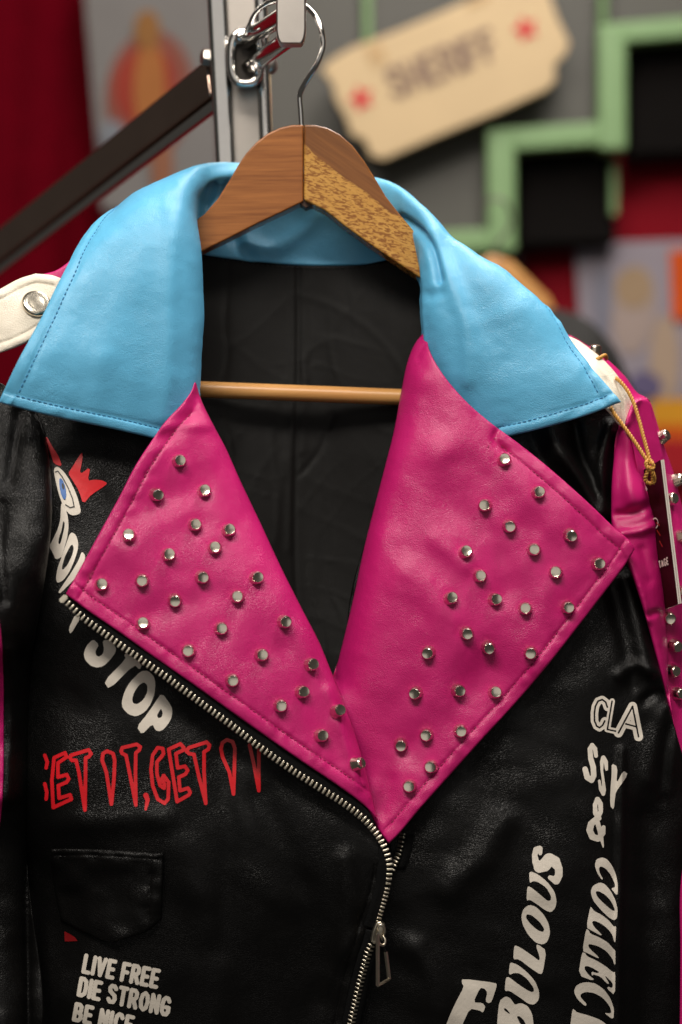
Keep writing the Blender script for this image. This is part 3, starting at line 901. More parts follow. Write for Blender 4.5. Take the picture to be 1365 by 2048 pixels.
D_FR = Depth([(860, 700, -1.0), (1000, 620, -1.2), (1150, 720, -2.2), (1235, 820, -2.6), (1000, 900, -3.0), (1120, 900, -3.4), (1200, 1000, -2.8), (1230, 1120, -2.8), (1200, 1300, -4.0), (1050, 1400, -4.6),
              (800, 1400, -4.2), (760, 1000, -2.0), (790, 1720, -5.6), (1000, 1700, -5.4), (1150, 1700, -5.2), (1230, 1900, -4.2), (1350, 1600, -3.2), (1350, 2050, -2.2), (900, 1950, -4.9), (730, 2050, -4.3), (1420, 1700, -2), (1430, 2100, -1.2), (1100, 2050, -4.3)],
             ridges=[([(1095, 840), (1120, 900), (1165, 960), (1205, 1030)], 17, 0.0075), ([(1150, 850), (1165, 920), (1195, 985), (1218, 1040)], 12, -0.0055),
                     ([(1222, 850), (1206, 910), (1204, 980), (1210, 1020)], 11, 0.0065), ([(1060, 870), (1090, 930), (1130, 980)], 14, -0.003),
                     ([(1255, 1160), (1280, 1260), (1300, 1340)], 17, 0.0045), ([(1225, 1180), (1250, 1280), (1265, 1370)], 17, -0.003),
                     ([(1240, 1350), (1270, 1330), (1310, 1345)], 12, 0.0035), ([(1290, 1400), (1315, 1385), (1335, 1400)], 9, -0.0035),
                     ([(1300, 1560), (1312, 1470), (1335, 1420)], 18, 0.0030), ([(1335, 1580), (1348, 1500), (1356, 1440)], 13, 0.0022), ([(1325, 1600), (1330, 1520), (1345, 1430)], 11, -0.0018),
                     ([(1244, 1500), (1242, 1700), (1238, 1850), (1236, 2080)], 7, 0.0035), ([(1290, 1640), (1295, 1800), (1290, 2080)], 40, -0.006),
                     ([(900, 1780), (960, 1720), (1010, 1640)], 30, 0.004), ([(830, 1900), (870, 1960), (880, 2080)], 30, 0.004)],
             slack=[(120, 0.0020, 1.0, 1.8), (42, 0.0008, 0.4, 1.6)], seed=21)
fr_out = [(870, 640), (1000, 600), (1130, 680), (1200, 760), (1238, 850), (1226, 960), (1226, 1040), (1255, 1120), (1282, 1200), (1310, 1300), (1340, 1420), (1375, 1540), (1420, 1700), (1440, 2120), (676, 2120), (684, 2050), (700, 1990), (716, 1930), (735, 1870), (752, 1820), (770, 1760), (780, 1700), (745, 1600), (700, 1400), (700, 1200), (760, 1000), (830, 760)]
fr, _ = panel('front_panel', fr_out, D_FR, M_BLACK, jk, spacing=7, T=0.0012, R=4)

# pocket flap
D_PK = lambda x, y: D_FL(x, y) - 0.0034 + 0.0016*np.exp(-(((np.atleast_1d(x)-215)/50)**2 + ((np.atleast_1d(y)-1790)/40)**2)) - 0.0019*vnoise(np.atleast_1d(x)/48., np.atleast_1d(y)/40., 77)
pkt, ol = panel('pocket_flap', [(101, 1697, 'c'), (160, 1697), (240, 1700), (328, 1706, 'c'), (326, 1770), (324, 1838, 'c'), (296, 1862), (262, 1874), (215, 1884), (170, 1866), (122, 1842, 'c'), (108, 1770)], D_PK, M_BLACK, jk, spacing=5, T=0.0022, R=5,
                hems=[([(101, 1697), (160, 1697), (240, 1700), (328, 1706)], 13), ([(328, 1706), (324, 1770), (322, 1828)], 24)], puck=0.0012)
stitches(ol, [(101, 1697), (160, 1697), (240, 1700), (328, 1706)], 16, D_PK, M_KTH, pkt, 0.002)
film('printed_patch', lambda q: sd_poly(q, np.array([(129, 1862), (150, 1874), (156, 1882), (130, 1883)])), (120, 1850, 165, 1890), 1.5, D_FL, plain('print_red_shaded', srgb(120, 6, 12), 0.5), fl, 0.0017)  # red print by the pocket, the shade on it put into the darker colour

# sleeves
D_SL = Depth([(-60, 740, -5), (20, 780, -5.6), (70, 830, -6.2), (20, 900, -7.3), (70, 950, -8.2), (97, 1000, -8.8), (20, 1000, -8.8), (20, 1100, -9.9), (75, 1120, -10.0), (0, 1300, -10.4), (40, 1320, -7.8), (0, 1600, -8.6), (40, 1620, -7.4), (0, 2100, -8), (48, 2100, -7), (-80, 1000, -8), (-80, 1600, -8), (-80, 2100, -7.4)],
             rolls=[(catmull([(70, 820), (92, 880), (103, 960), (104, 1040), (96, 1120), (84, 1200), (68, 1290), (58, 1400), (54, 1700), (58, 2120)], 8), 55, 0.012)],
             ridges=[([(40, 830), (30, 900), (20, 960)], 14, -0.004), ([(4, 1010), (0, 1100), (8, 1200)], 12, -0.003), ([(20, 1300), (24, 1450), (16, 1600)], 12, 0.004)],
             slack=[(70, 0.0022, 1.2, 1.6), (30, 0.0008, 0.3, 1.5)], seed=41)
sl, _ = panel('sleeve', [(-90, 740), (10, 770), (70, 815), (92, 880), (103, 960), (104, 1040), (96, 1120), (84, 1200), (68, 1290), (58, 1400), (54, 1700), (58, 2120), (-90, 2120)], D_SL, M_BLACK, jk, spacing=6, T=0.0012, R=4, Tb=0.012)
panel('sleeve_stripe', [(-88, 900), (-50, 1050), (-22, 1150), (0, 1245), (6, 1320), (8, 1440), (7, 1560), (2, 1640), (-24, 1780), (-50, 2118, 'c'), (-88, 2118, 'c')], lambda x, y: D_SL(x, y) - 0.0022, M_PINK, sl, spacing=6, T=0.001, R=4)

# right shoulder and sleeve, from back to front
D_SH = Depth([(1130, 668, -1.0), (1210, 720, -1.4), (1270, 790, -1.6), (1160, 760, -2.0), (1240, 860, -2.2), (1290, 800, -1.7), (1330, 950, -1.6), (1370, 1060, -1.8), (1300, 1000, -2.4), (1350, 1250, -2.6), (1380, 1550, -2.4), (1450, 1300, 0.4), (1450, 1000, 1.0), (1310, 1250, -2.5)],
             rolls=[(catmull([(1120, 660), (1170, 688), (1212, 716), (1250, 752), (1276, 786), (1296, 798), (1312, 838), (1326, 884), (1347, 943), (1366, 1016), (1400, 1110), (1430, 1300)], 8), 34, 0.012)],
             ridges=[([(1268, 815), (1280, 802), (1296, 797)], 5, 0.0018), ([(1262, 830), (1274, 806), (1292, 788)], 6, -0.001)],
             slack=[(80, 0.0014, 1.3, 1.8)], seed=51)
slr, _ = panel('sleeve', [(1110, 668), (1140, 670), (1172, 688), (1212, 716), (1250, 752), (1276, 786), (1296, 797), (1312, 837), (1326, 884), (1347, 943), (1366, 1016), (1396, 1110), (1430, 1300), (1450, 1700), (1400, 1600), (1345, 1450), (1310, 1250), (1280, 1100), (1250, 960), (1220, 850), (1150, 760)],
               D_SH, M_PINK, jk, spacing=5, T=0.0012, R=4, Tb=0.01)
D_EP = Depth([(1150, 682, -2.6), (1205, 728, -3.2), (1246, 775, -3.3), (1268, 822, -3.2), (1190, 745, -4.0), (1225, 800, -4.4), (1248, 850, -3.8), (1180, 760, -4.2)], slack=[(30, 0.0008, 0.9, 2)], seed=61,
             ridges=[([(1190, 728), (1225, 765), (1250, 815), (1254, 850)], 4, 0.0012), ([(1212, 760), (1236, 800), (1246, 845)], 5, -0.0012)])
epr, ol = panel('epaulette', [(1130, 672), (1152, 678), (1180, 697), (1210, 722), (1240, 757), (1260, 790), (1272, 815), (1264, 838), (1252, 856), (1238, 850), (1222, 830), (1200, 805), (1160, 750)], D_EP, M_WHITE, jk, spacing=4.5, T=0.0011, R=4)
# front edge of the right sleeve
D_SF = Depth([(1245, 850, -3.6), (1225, 960, -3.7), (1226, 1040, -3.9), (1290, 900, -3.6), (1270, 990, -4.4), (1300, 1050, -4.1), (1260, 1090, -4.3), (1290, 1150, -4.4), (1300, 1250, -4.2), (1330, 1250, -3.7), (1320, 1350, -3.9), (1340, 1420, -3.6), (1375, 1550, -3.2), (1320, 1130, -3.8)],
             rolls=[(catmull([(1268, 836), (1272, 880), (1287, 960), (1306, 1020), (1314, 1050), (1322, 1130), (1331, 1215), (1336, 1300), (1338, 1390)], 6), 26, 0.008),
                    (catmull([(1238, 855), (1226, 930), (1223, 1000), (1226, 1060), (1256, 1130), (1284, 1210), (1312, 1310), (1340, 1420), (1372, 1540)], 6), 14, 0.004)],
             ridges=[([(1245, 1066), (1280, 1062), (1306, 1052)], 9, 0.004), ([(1235, 1030), (1270, 1026), (1300, 1010)], 10, -0.0035), ([(1262, 870), (1256, 940), (1262, 1000)], 14, 0.003),
                     ([(1255, 1110), (1285, 1190), (1295, 1240)], 8, 0.0025), ([(1300, 1230), (1320, 1225), (1330, 1240)], 7, -0.003), ([(1285, 1100), (1300, 1160)], 10, -0.002)],
             slack=[(50, 0.0012, 1.0, 1.7), (24, 0.0004, 0.2, 1.5)], seed=71)
sf, _ = panel('sleeve_front', [(1240, 853), (1252, 846), (1266, 850), (1274, 885), (1287, 955), (1306, 1020), (1314, 1050), (1322, 1130), (1331, 1215), (1336, 1300), (1338, 1370), (1352, 1460), (1380, 1560), (1374, 1545), (1340, 1420), (1312, 1310), (1284, 1210), (1256, 1130), (1226, 1060), (1223, 1000), (1227, 930)],
              D_SF, M_PINK, jk, spacing=4.5, T=0.0012, R=4, Tb=0.006)
D_ST = Depth([(1262, 810, -3.6), (1300, 830, -2.6), (1262, 850, -3.9), (1290, 900, -3.2), (1310, 960, -2.9), (1300, 1010, -3.2)], ridges=[([(1256, 846), (1268, 815), (1276, 800)], 6, 0.0035)], seed=5, slack=[(26, 0.0006, 0.5, 1.5)])
panel('sleeve_top', [(1250, 852), (1256, 828), (1266, 806), (1280, 800), (1296, 800), (1308, 836), (1320, 884), (1330, 940), (1320, 1000), (1300, 1010), (1280, 960), (1262, 880)], D_ST, M_PINK, jk, spacing=4.5, T=0.0012, R=5, Tb=0.006)
panel('sleeve_edge', [(1361, 1775), (1372, 1700), (1400, 1600), (1450, 1540), (1470, 2120, 'c'), (1359, 2120, 'c'), (1361, 1900)], Depth([(1356, 1740, -4.0), (1420, 1740, -4.4), (1356, 2120, -4.2), (1440, 2120, -4.4)]), M_PINK, jk, spacing=10, T=0.0012, R=5)

# left epaulette, snap and the pink behind it
D_EL = Depth([(-60, 620, -6.8), (50, 560, -5.2), (105, 560, -4.9), (60, 620, -6.0), (20, 690, -6.8), (-60, 720, -7.2)], slack=[(40, 0.0008, 0.5, 2)], seed=81)
el, ol = panel('epaulette', [(-70, 610), (0, 578), (40, 557), (72, 547, 'c'), (110, 552), (140, 570), (110, 650), (60, 682), (10, 703), (-70, 720)], D_EL, M_WHITE, jk, spacing=6, T=0.0014, R=6,
               hems=[([(-70, 610), (0, 578), (40, 557), (72, 547), (110, 552)], 19), ([(110, 650), (60, 682), (10, 703), (-70, 720)], 19)])
v, f = lathe([(0, 0), (.0085, 0), (.0088, .0010), (.0082, .0022), (.0068, .0028), (.0062, .0026), (.0040, .0029), (0, .0030)], 24)
M = frame(P(73, 609, D_EL(73, 609)[0] - 0.0012), D_EL.normal(73, 609)); obj('snap_button', [M @ Vector(x) for x in v], f, M_STUD, el, True, 60)
panel('shoulder_yoke', [(40, 570), (84, 549), (112, 541), (170, 500), (260, 470), (200, 560), (110, 620), (40, 600)], Depth([(40, 580, -4.0), (110, 541, -4.0), (260, 470, -2), (200, 560, -3), (110, 620, -4.4)]), M_PINK, jk, spacing=9, T=0.0012, R=5)

# ---- collar, one swept piece of hide from tip to tip
ST = [
 [(405,905,-4.2),(402,904,-4.6),(395,902,-5.0),(355,889,-5.5),(240,861,-7.0),(108,833,-8.3),(-3,805,-8.8)],
 [(388,800,-3.2),(392,798,-3.8),(396,790,-4.6),(362,782,-5.7),(250,757,-7.3),(130,735,-8.5),(38,718,-9.0)],
 [(385,690,-2.3),(392,690,-3.2),(403,680,-4.4),(368,668,-5.9),(268,650,-7.0),(165,628,-7.8),(84,634,-8.0)],
 [(385,590,-1.6),(392,585,-2.6),(403,572,-4.0),(368,560,-5.7),(282,545,-6.6),(200,530,-7.0),(128,545,-6.8)],
 [(388,520,-0.8),(391,510,-1.9),(396,490,-3.6),(364,470,-5.3),(300,458,-5.8),(235,455,-5.8),(163,483,-5.2)],
 [(396,508,1.2),(391,442,.3),(386,425,-2.8),(360,402,-4.1),(310,402,-4.4),(258,410,-4.0),(200,440,-3.2)],
 [(420,512,1.6),(404,390,1.2),(398,378,-1.6),(378,352,-2.0),(332,362,-1.6),(285,385,-.8),(240,430,.2)],
 [(480,520,2.2),(456,374,2.4),(446,352,.9),(436,329,1.6),(420,340,2.8),(405,380,3.6),(380,450,4.0)],
 [(600,531,2.5),(600,440,3.0),(600,352,2.8),(600,338,3.3),(600,350,4.0),(600,400,4.6),(600,470,4.8)],
 [(720,530,2.3),(732,450,2.2),(752,385,1.4),(762,362,1.6),(780,376,2.8),(795,420,3.6),(805,480,4.0)],
 [(800,520,.8),(814,480,.0),(812,438,-.6),(822,404,-1.0),(848,422,-.6),(862,460,1.0),(870,520,1.8)],
 [(838,566,-.4),(842,530,-1.2),(840,480,-1.5),(864,458,-2.4),(894,466,-2.0),(912,492,-.6),(925,540,.4)],
 [(843,610,-.9),(846,580,-1.7),(844,530,-2.3),(874,508,-3.2),(926,494,-3.0),(958,515,-2.2),(975,540,-1.4)],
 [(846,650,-1.2),(849,620,-2.0),(850,582,-2.9),(886,565,-3.9),(960,548,-4.0),(1022,560,-3.4),(1048,588,-2.8)],
 [(847,700,-1.6),(851,670,-2.4),(853,634,-3.2),(890,622,-4.2),(985,618,-4.6),(1072,612,-4.2),(1112,643,-3.6)],
 [(851,762,-2.0),(856,742,-2.6),(862,708,-3.2),(905,700,-4.3),(1010,702,-4.9),(1115,694,-4.7),(1168,720,-4.3)],
 [(872,822,-2.4),(882,806,-2.9),(896,782,-3.4),(932,776,-4.2),(1040,778,-5.0),(1150,758,-5.1),(1210,765,-5.0)],
 [(905,905,-2.6),(925,900,-2.9),(960,890,-3.5),(1005,876,-4.2),(1080,858,-4.9),(1170,832,-5.2),(1243,804,-5.3)],
]
S = np.array(ST, float); S[..., 2] /= 100
def spl(A, k):
    """Catmull-Rom along axis 0"""
    n = len(A); out = []
    for i in range(n-1):
        p1, p2 = A[i], A[i+1]
        p0 = A[i-1] if i else 2*p1 - p2
        p3 = A[i+2] if i+2 < n else 2*p2 - p1
        for j in range(k):
            t = j/k
            out.append(0.5*((2*p1)+(-p0+p2)*t+(2*p0-5*p1+4*p2-p3)*t*t+(-p0+3*p1-3*p2+p3)*t**3))
    out.append(A[-1]); return np.array(out)
G = spl(S, 14)                                  # along the collar
G = spl(G.transpose(1, 0, 2), 12).transpose(1, 0, 2)
# denser at the two ends and the outer edge, where the hems are
def redense(G, ax, k):
    n = G.shape[ax]
    u = np.arange(n, dtype=float)
    extra = np.concatenate([np.linspace(0, 3, k), np.linspace(n-4, n-1, k)])
    uu = np.unique(np.round(np.concatenate([u, extra]), 3))
    i0 = np.clip(np.floor(uu).astype(int), 0, n-2); t = uu - i0
    A = np.take(G, i0, ax); B = np.take(G, i0+1, ax)
    sh = [1, 1, 1]; sh[ax] = len(t)
    return A + (B-A)*t.reshape(sh)
G = redense(G, 0, 25); G = redense(G, 1, 22)
GX, GY, GD = G[..., 0], G[..., 1], G[..., 2]
W3 = P(GX, GY, GD)
du = np.gradient(W3, axis=0); dv = np.gradient(W3, axis=1)
N3 = np.cross(du, dv); N3 /= np.linalg.norm(N3, axis=-1)[..., None] + 1e-12
mid = N3[10, -12]
if mid[1] > 0: N3 = -N3
d_out = np.linalg.norm(W3 - W3[:, -1:, :], axis=-1)
d_e0 = np.linalg.norm(W3 - W3[:1], axis=-1); d_e1 = np.linalg.norm(W3 - W3[-1:], axis=-1)
# nearest distance to the end curves
def near(A, curve):
    pts = A.reshape(-1, 3); best = np.full(len(pts), 9.0)
    for c in curve: best = np.minimum(best, np.linalg.norm(pts - c, axis=1))
    return best.reshape(A.shape[:2])
d_e0 = near(W3, np.concatenate([W3[0][i]+(W3[0][i+1]-W3[0][i])*np.linspace(0, 1, 6, endpoint=False)[:, None] for i in range(len(W3[0])-1)]))
d_e1 = near(W3, np.concatenate([W3[-1][i]+(W3[-1][i+1]-W3[-1][i])*np.linspace(0, 1, 6, endpoint=False)[:, None] for i in range(len(W3[-1])-1)]))
disp = np.zeros(GX.shape)
SH = 0.0066
nz = vnoise(GX/15., GY/15., 9); nz2 = vnoise(GX/70., GY/70., 10); nz3 = vnoise((GX+GY)/26., (GX-GY)/80., 15)
for dd, s in ((d_out, 0.0085), (d_e0, SH), (d_e1, SH)):
    disp += np.where(dd < s, 0.0007*np.sin(np.pi*np.clip(dd/s, 0, 1)), 0)
    disp -= 0.0009*np.exp(-((dd - s)/0.0007)**2)
    disp += 0.0006*np.exp(-((dd - s*0.6)/(s*0.7))**2)*nz3
disp += 0.0007*nz2 + 0.00015*nz
def pxridge(poly, w, h):
    d = dist_poly(np.stack([GX.ravel(), GY.ravel()], -1), catmull(poly, 8)).reshape(GX.shape)
    return h*np.exp(-(d/w)**2)
vv = np.arange(GX.shape[1]) / GX.shape[1]
outer = (vv > 0.36)[None, :]
disp += outer*(pxridge([(345, 430), (338, 560), (335, 700), (325, 830)], 20, 0.0022) + pxridge([(862, 470), (884, 520), (930, 640), (940, 760)], 16, 0.0024)
        + 0 + pxridge([(900, 500), (960, 620), (1000, 720)], 26, -0.0016) + pxridge([(990, 560), (1060, 660), (1120, 760)], 40, 0.0014)
        + pxridge([(862, 592), (880, 585)], 12, -0.0018) + pxridge([(250, 470), (200, 600), (120, 740)], 36, -0.0012) + pxridge([(950, 650), (1040, 620)], 20, 0.0010)
        + pxridge([(180, 820), (200, 770), (205, 720)], 22, 0.0010))
disp += (vv > 0.2)[None, :]*(pxridge([(806, 436), (832, 452), (852, 470), (868, 500), (876, 535), (880, 560)], 8, -0.005))
disp += (~outer)*(pxridge([(440, 350), (430, 400), (415, 440)], 8, 0.0030) + pxridge([(425, 360), (412, 400)], 8, -0.003) + pxridge([(490, 490), (540, 500), (600, 470), (640, 430)], 15, 0.0035) + pxridge([(470, 478), (500, 515)], 14, -0.003))
edge = np.minimum(np.minimum(d_out, d_e0), d_e1)
ti = near(W3, W3[:, 0][::1])
edge = np.minimum(edge, ti)
TH = 0.0011
prof = TH*np.sqrt(np.clip(1-(1-np.clip(edge/0.0014, 0, 1))**2, 0, 1)) + 0.00005
top = W3 + N3*(disp + prof)[..., None]; bot = W3 + N3*(disp - prof)[..., None]
nu, nv = GX.shape
idx = np.arange(nu*nv).reshape(nu, nv)
faces = []
for i in range(nu-1):
    for j in range(nv-1):
        a, b, c, d = idx[i, j], idx[i+1, j], idx[i+1, j+1], idx[i, j+1]
        faces.append((a, b, c, d)); faces.append((d+nu*nv, c+nu*nv, b+nu*nv, a+nu*nv))
rim = [(idx[i, 0], idx[i+1, 0]) for i in range(nu-1)] + [(idx[-1, j], idx[-1, j+1]) for j in range(nv-1)] + [(idx[i+1, -1], idx[i, -1]) for i in range(nu-2, -1, -1)] + [(idx[0, j+1], idx[0, j]) for j in range(nv-2, -1, -1)]
for a, b in rim: faces.append((b, a, a+nu*nv, b+nu*nv))
co = obj('collar', np.vstack([top.reshape(-1, 3), bot.reshape(-1, 3)]), faces, M_BLUE, jk)
bm = bmesh.new(); bm.from_mesh(co.data); bmesh.ops.recalc_face_normals(bm, faces=bm.faces); bm.to_mesh(co.data); bm.free()
# collar stitches
TopS = W3 + N3*(disp + prof + 0.00005)[..., None]
segs = []
def iso(dd, s, sel):
    """points where distance field dd crosses s, walking the other axis"""
    out = []
    for i in sel:
        row, ps = dd[i], TopS[i]
        for j in range(len(row)-1, 0, -1):
            if (row[j] - s)*(row[j-1] - s) < 0:
                t = (s - row[j])/(row[j-1]-row[j]); out.append(ps[j] + (ps[j-1]-ps[j])*t); break
    return np.array(out)
def dashes(line, dash=0.0021, gap=0.0011):
    c = np.concatenate([[0], np.cumsum(np.linalg.norm(np.diff(line, axis=0), axis=1))])
    at = lambda u: np.stack([np.interp(u, c, line[:, k]) for k in range(3)], -1)
    pos = np.arange(0.001, c[-1]-dash, dash+gap)
    return list(zip(at(pos), at(pos+dash)))
iL = [i for i in range(nu) if d_e0[i, -1] > SH and d_e1[i, -1] > SH]
segs += dashes(iso(d_out, 0.0085, iL))
TopS_, dt0, dt1 = TopS, d_e0.T, d_e1.T
TopS = TopS_.transpose(1, 0, 2)
jsel = [j for j in range(nv) if vv[j] > 0.45 and d_out[0, j] > SH]
def iso2(dd, s, sel, rev):
    out = []
    for j in sel:
        col = dd[j]; ps = TopS[j]
        rngi = range(0, len(col)-1) if not rev else range(len(col)-1, 0, -1)
        for i in rngi:
            k = i+1 if not rev else i-1
            if (col[i]-s)*(col[k]-s) < 0:
                t = (s-col[i])/(col[k]-col[i]); out.append(ps[i]+(ps[k]-ps[i])*t); break
    return np.array(out)
segs += dashes(iso2(dt0, SH, jsel, False)); segs += dashes(iso2(dt1, SH, jsel, True))
dash_mesh('stitching', segs, 0.00042, M_BTH, co)

# ---- lapels
STUD_L = [(358,923),(312,990),(409,984),(259,1073),(390,1051),(457,1062),(337,1111),(430,1097),(203,1171),(285,1162),(404,1155),(512,1157),(350,1201),(475,1195),(287,1249),(442,1258),(568,1244),(378,1302),(523,1311),(621,1330),(465,1361),(603,1385),(561,1412),(674,1424),(641,1472),(711,1529)]
STUD_R = [(1009,922),(1076,986),(971,1012),(1019,1053),(1140,1070),(1068,1100),(931,1106),(1195,1128),(960,1153),(1112,1146),(901,1198),(989,1200),(1051,1218),(1135,1215),(933,1266),(976,1294),(858,1305),(1062,1306),(833,1386),(915,1381),(990,1386),(802,1489),(854,1470),(921,1462),(863,1534),(820,1573)]
rollL = [(392, 752), (400, 790), (428, 850), (452, 895), (482, 962), (522, 1046), (562, 1132), (602, 1212), (640, 1286), (666, 1350), (692, 1416), (716, 1484), (738, 1565), (756, 1638)]
lowL = [(132, 1188), (180, 1224), (240, 1265), (300, 1308), (380, 1364), (450, 1414), (520, 1464), (600, 1520), (680, 1574), (730, 1612), (756, 1640)]
topL = [(132, 1188), (160, 1138), (200, 1065), (240, 992), (272, 930), (302, 884), (332, 842), (366, 806), (385, 778), (392, 752)]
D_LL = Depth([(132, 1188, -9.3), (200, 1065, -8.6), (302, 884, -7.4), (350, 830, -6.6), (392, 752, -5.6), (450, 890, -5.8), (520, 1040, -6.4), (600, 1210, -7.0), (666, 1350, -7.2), (756, 1640, -7.7), (380, 1200, -8.4), (330, 1000, -7.4), (450, 1414, -8.6), (600, 1520, -8.3), (300, 1308, -9.0), (560, 1330, -8.0), (700, 1540, -7.8)],
             rolls=[(catmull(rollL, 8), 46, 0.010)],
             ridges=[([(395, 790), (380, 830), (330, 870)], 16, -0.003), ([(420, 850), (370, 850), (330, 860)], 14, 0.0022), ([(250, 1100), (330, 1040), (420, 1020)], 30, 0.0014),
                     ([(300, 1230), (420, 1190)], 30, -0.0016), ([(660, 1380), (690, 1470), (720, 1570)], 12, 0.002), ([(580, 1300), (620, 1400), (680, 1520)], 24, -0.0012)],
             slack=[(110, 0.0016, 0.7, 1.4), (42, 0.0005, 2.0, 1.5)], seed=91, pits=STUD_L)
lapL_out = topL[:-1] + rollL[:-1] + [(757, 1642, 'c')] + lowL[::-1][1:-1]
lapL_out[0] = (132, 1188, 'c')
la, ol = panel('lapel', lapL_out, D_LL, M_PINK, jk, spacing=6, T=0.0012, R=4, Tb=0.0014, hems=[(lowL, 27), (topL[:-2], 27)])
stitches(ol, lowL, 27, D_LL, M_PTH, la); stitches(ol, topL[:-2], 27, D_LL, M_PTH, la)

rollR = [(852, 664), (832, 684), (816, 720), (802, 786), (788, 860), (770, 932), (747, 1020), (727, 1100), (708, 1190), (692, 1258), (676, 1322), (668, 1356)]
topR = [(852, 664), (858, 696), (882, 742), (930, 800), (985, 848), (1018, 872), (1060, 904), (1120, 954), (1180, 1008), (1230, 1056), (1262, 1084), (1270, 1098)]
lowR = [(1270, 1098), (1252, 1128), (1210, 1184), (1150, 1262), (1090, 1338), (1030, 1408), (960, 1484), (890, 1562), (840, 1618), (798, 1668), (778, 1688)]
D_LR = Depth([(852, 664, -3.9), (930, 800, -4.9), (1018, 872, -5.2), (1270, 1098, -5.6), (1150, 1262, -5.9), (960, 1484, -6.3), (778, 1688, -6.9), (690, 1450, -5.6), (668, 1355, -5.4), (745, 1020, -5.0), (800, 790, -4.4), (880, 900, -5.4), (980, 1150, -6.2), (820, 1300, -6.1), (1120, 1050, -5.8), (740, 1600, -6.4), (700, 1560, -5.6)],
             rolls=[(catmull(rollR, 8), 90, 0.022)],
             ridges=[([(838, 760), (800, 900), (770, 1040), (735, 1200), (715, 1300)], 26, 0.0016), ([(880, 900), (960, 890), (1040, 960)], 34, 0.0022), ([(900, 1010), (980, 1080), (1010, 1180)], 34, -0.0022),
                     ([(870, 1080), (930, 1130)], 22, 0.0018), ([(820, 1150), (900, 1250), (880, 1400)], 36, 0.0018), ([(980, 1340), (900, 1420), (820, 1500)], 32, -0.0014), ([(1060, 1000), (1160, 1090), (1100, 1200)], 34, 0.0016),
                     ([(1000, 860), (990, 880), (1010, 900)], 8, -0.002), ([(780, 1560), (760, 1620)], 18, -0.0016), ([(850, 690), (842, 700), (836, 716)], 5, -0.0014)],
             slack=[(120, 0.0022, 0.8, 1.4), (46, 0.0007, 2.2, 1.5), (22, 0.00018, 1.0, 1.3)], seed=101, pits=STUD_R)
lapR_out = topR[:-1] + [(1270, 1098, 'c')] + lowR[1:-1] + [(778, 1688, 'c'), (752, 1650), (720, 1580), (690, 1470), (664, 1370)] + rollR[::-1][1:-1]
lb, ol = panel('lapel', lapR_out, D_LR, M_PINK, jk, spacing=5.5, T=0.0012, R=4, Tb=0.0014, hems=[(lowR, 26), (topR[5:], 26)])
stitches(ol, lowR, 26, D_LR, M_PTH, lb); stitches(ol, topR[5:], 26, D_LR, M_PTH, lb)
stitches(ol, [(1018, 872), (990, 880), (975, 905)], 3, D_LR, M_PTH, lb, 0.001)

# ---- studs
sv, sf_ = lathe([(0, -.0004), (.0044, -.0004), (.00435, .0006), (.0039, .0022), (.00365, .0044), (.0036, .0047), (.0029, .0056), (.0027, .00555), (0, .0053)], 12)
stud_me = bpy.data.meshes.new('stud'); stud_me.from_pydata(sv, [], sf_); stud_me.materials.append(M_STUD); stud_me.shade_smooth(); stud_me.set_sharp_from_angle(angle=math.radians(28))
def put_studs(pts, D, parent, toff=0.0011):
    for x, y in pts:
        n = D.normal(x, y)
        n = n + np.array([random.uniform(-.07, .07), 0, random.uniform(-.07, .07)]); n /= np.linalg.norm(n)
        base = P(x, y, D(x, y)[0] - toff)
        M = frame(base, n, (math.cos(x), 0, math.sin(x)))
        copy_mesh('stud', stud_me, M, parent)
put_studs(STUD_L, D_LL, la)
put_studs(STUD_R, D_LR, lb)
put_studs([(1322,876),(1350,962),(1338,1000),(1362,1073),(1363,1185),(1338,1236),(1348,1290),(1343,1341),(1354,1387)], D_SH, slr)
M = frame(P(1189, 708, D_SH(1189, 712)[0] - 0.002), (0.12, -0.22, 0.95)); copy_mesh('stud', stud_me, M, slr)

# ---- zipper
zp = thing('zip_temp', '', '', (0, 0, 0))
bpy.data.objects.remove(zp)
zc = [(127, 1197), (165, 1234), (205, 1264), (262, 1305), (330, 1352), (400, 1404), (460, 1448), (520, 1494), (580, 1537), (640, 1576), (690, 1608), (730, 1640), (757, 1672), (772, 1700), (779, 1726), (779, 1750), (774, 1782), (766, 1812), (757, 1843), (752, 1860)]
zl = catmull(zc, 2.0)
def zdepth(p):
    # tape leaves the turned lapel edge and joins the front panel where the zip closes
    x, y = p
    t = np.clip((y - 1600)/110.0, 0, 1); t = t*t*(3-2*t)
    dl = np.interp(x, [127, 205, 330, 450, 520, 600, 700, 760], [-9.25, -9.05, -8.95, -8.7, -8.55, -8.35, -8.0, -7.8])/100
    db = D_FL(x, y)[0] - 0.0035
    return (1-t)*dl + t*db
zd = np.array([zdepth(p) for p in zl])
zW = P(zl[:, 0], zl[:, 1], zd)
tgp = np.gradient(zl, axis=0); tgp /= np.linalg.norm(tgp, axis=1)[:, None]
inn = np.stack([tgp[:, 1], -tgp[:, 0]], -1)          # towards the lapel / left of travel
wl = np.where(zl[:, 1] < 1640, 34, 34)
side_sel = np.clip((zl[:, 1]-1640)/60., 0, 1)
dirn = inn*(1-side_sel)[:, None] + (-inn)*side_sel[:, None]*1.0
dirn = inn*(1 - 2*side_sel)[:, None]
V, F = [], []
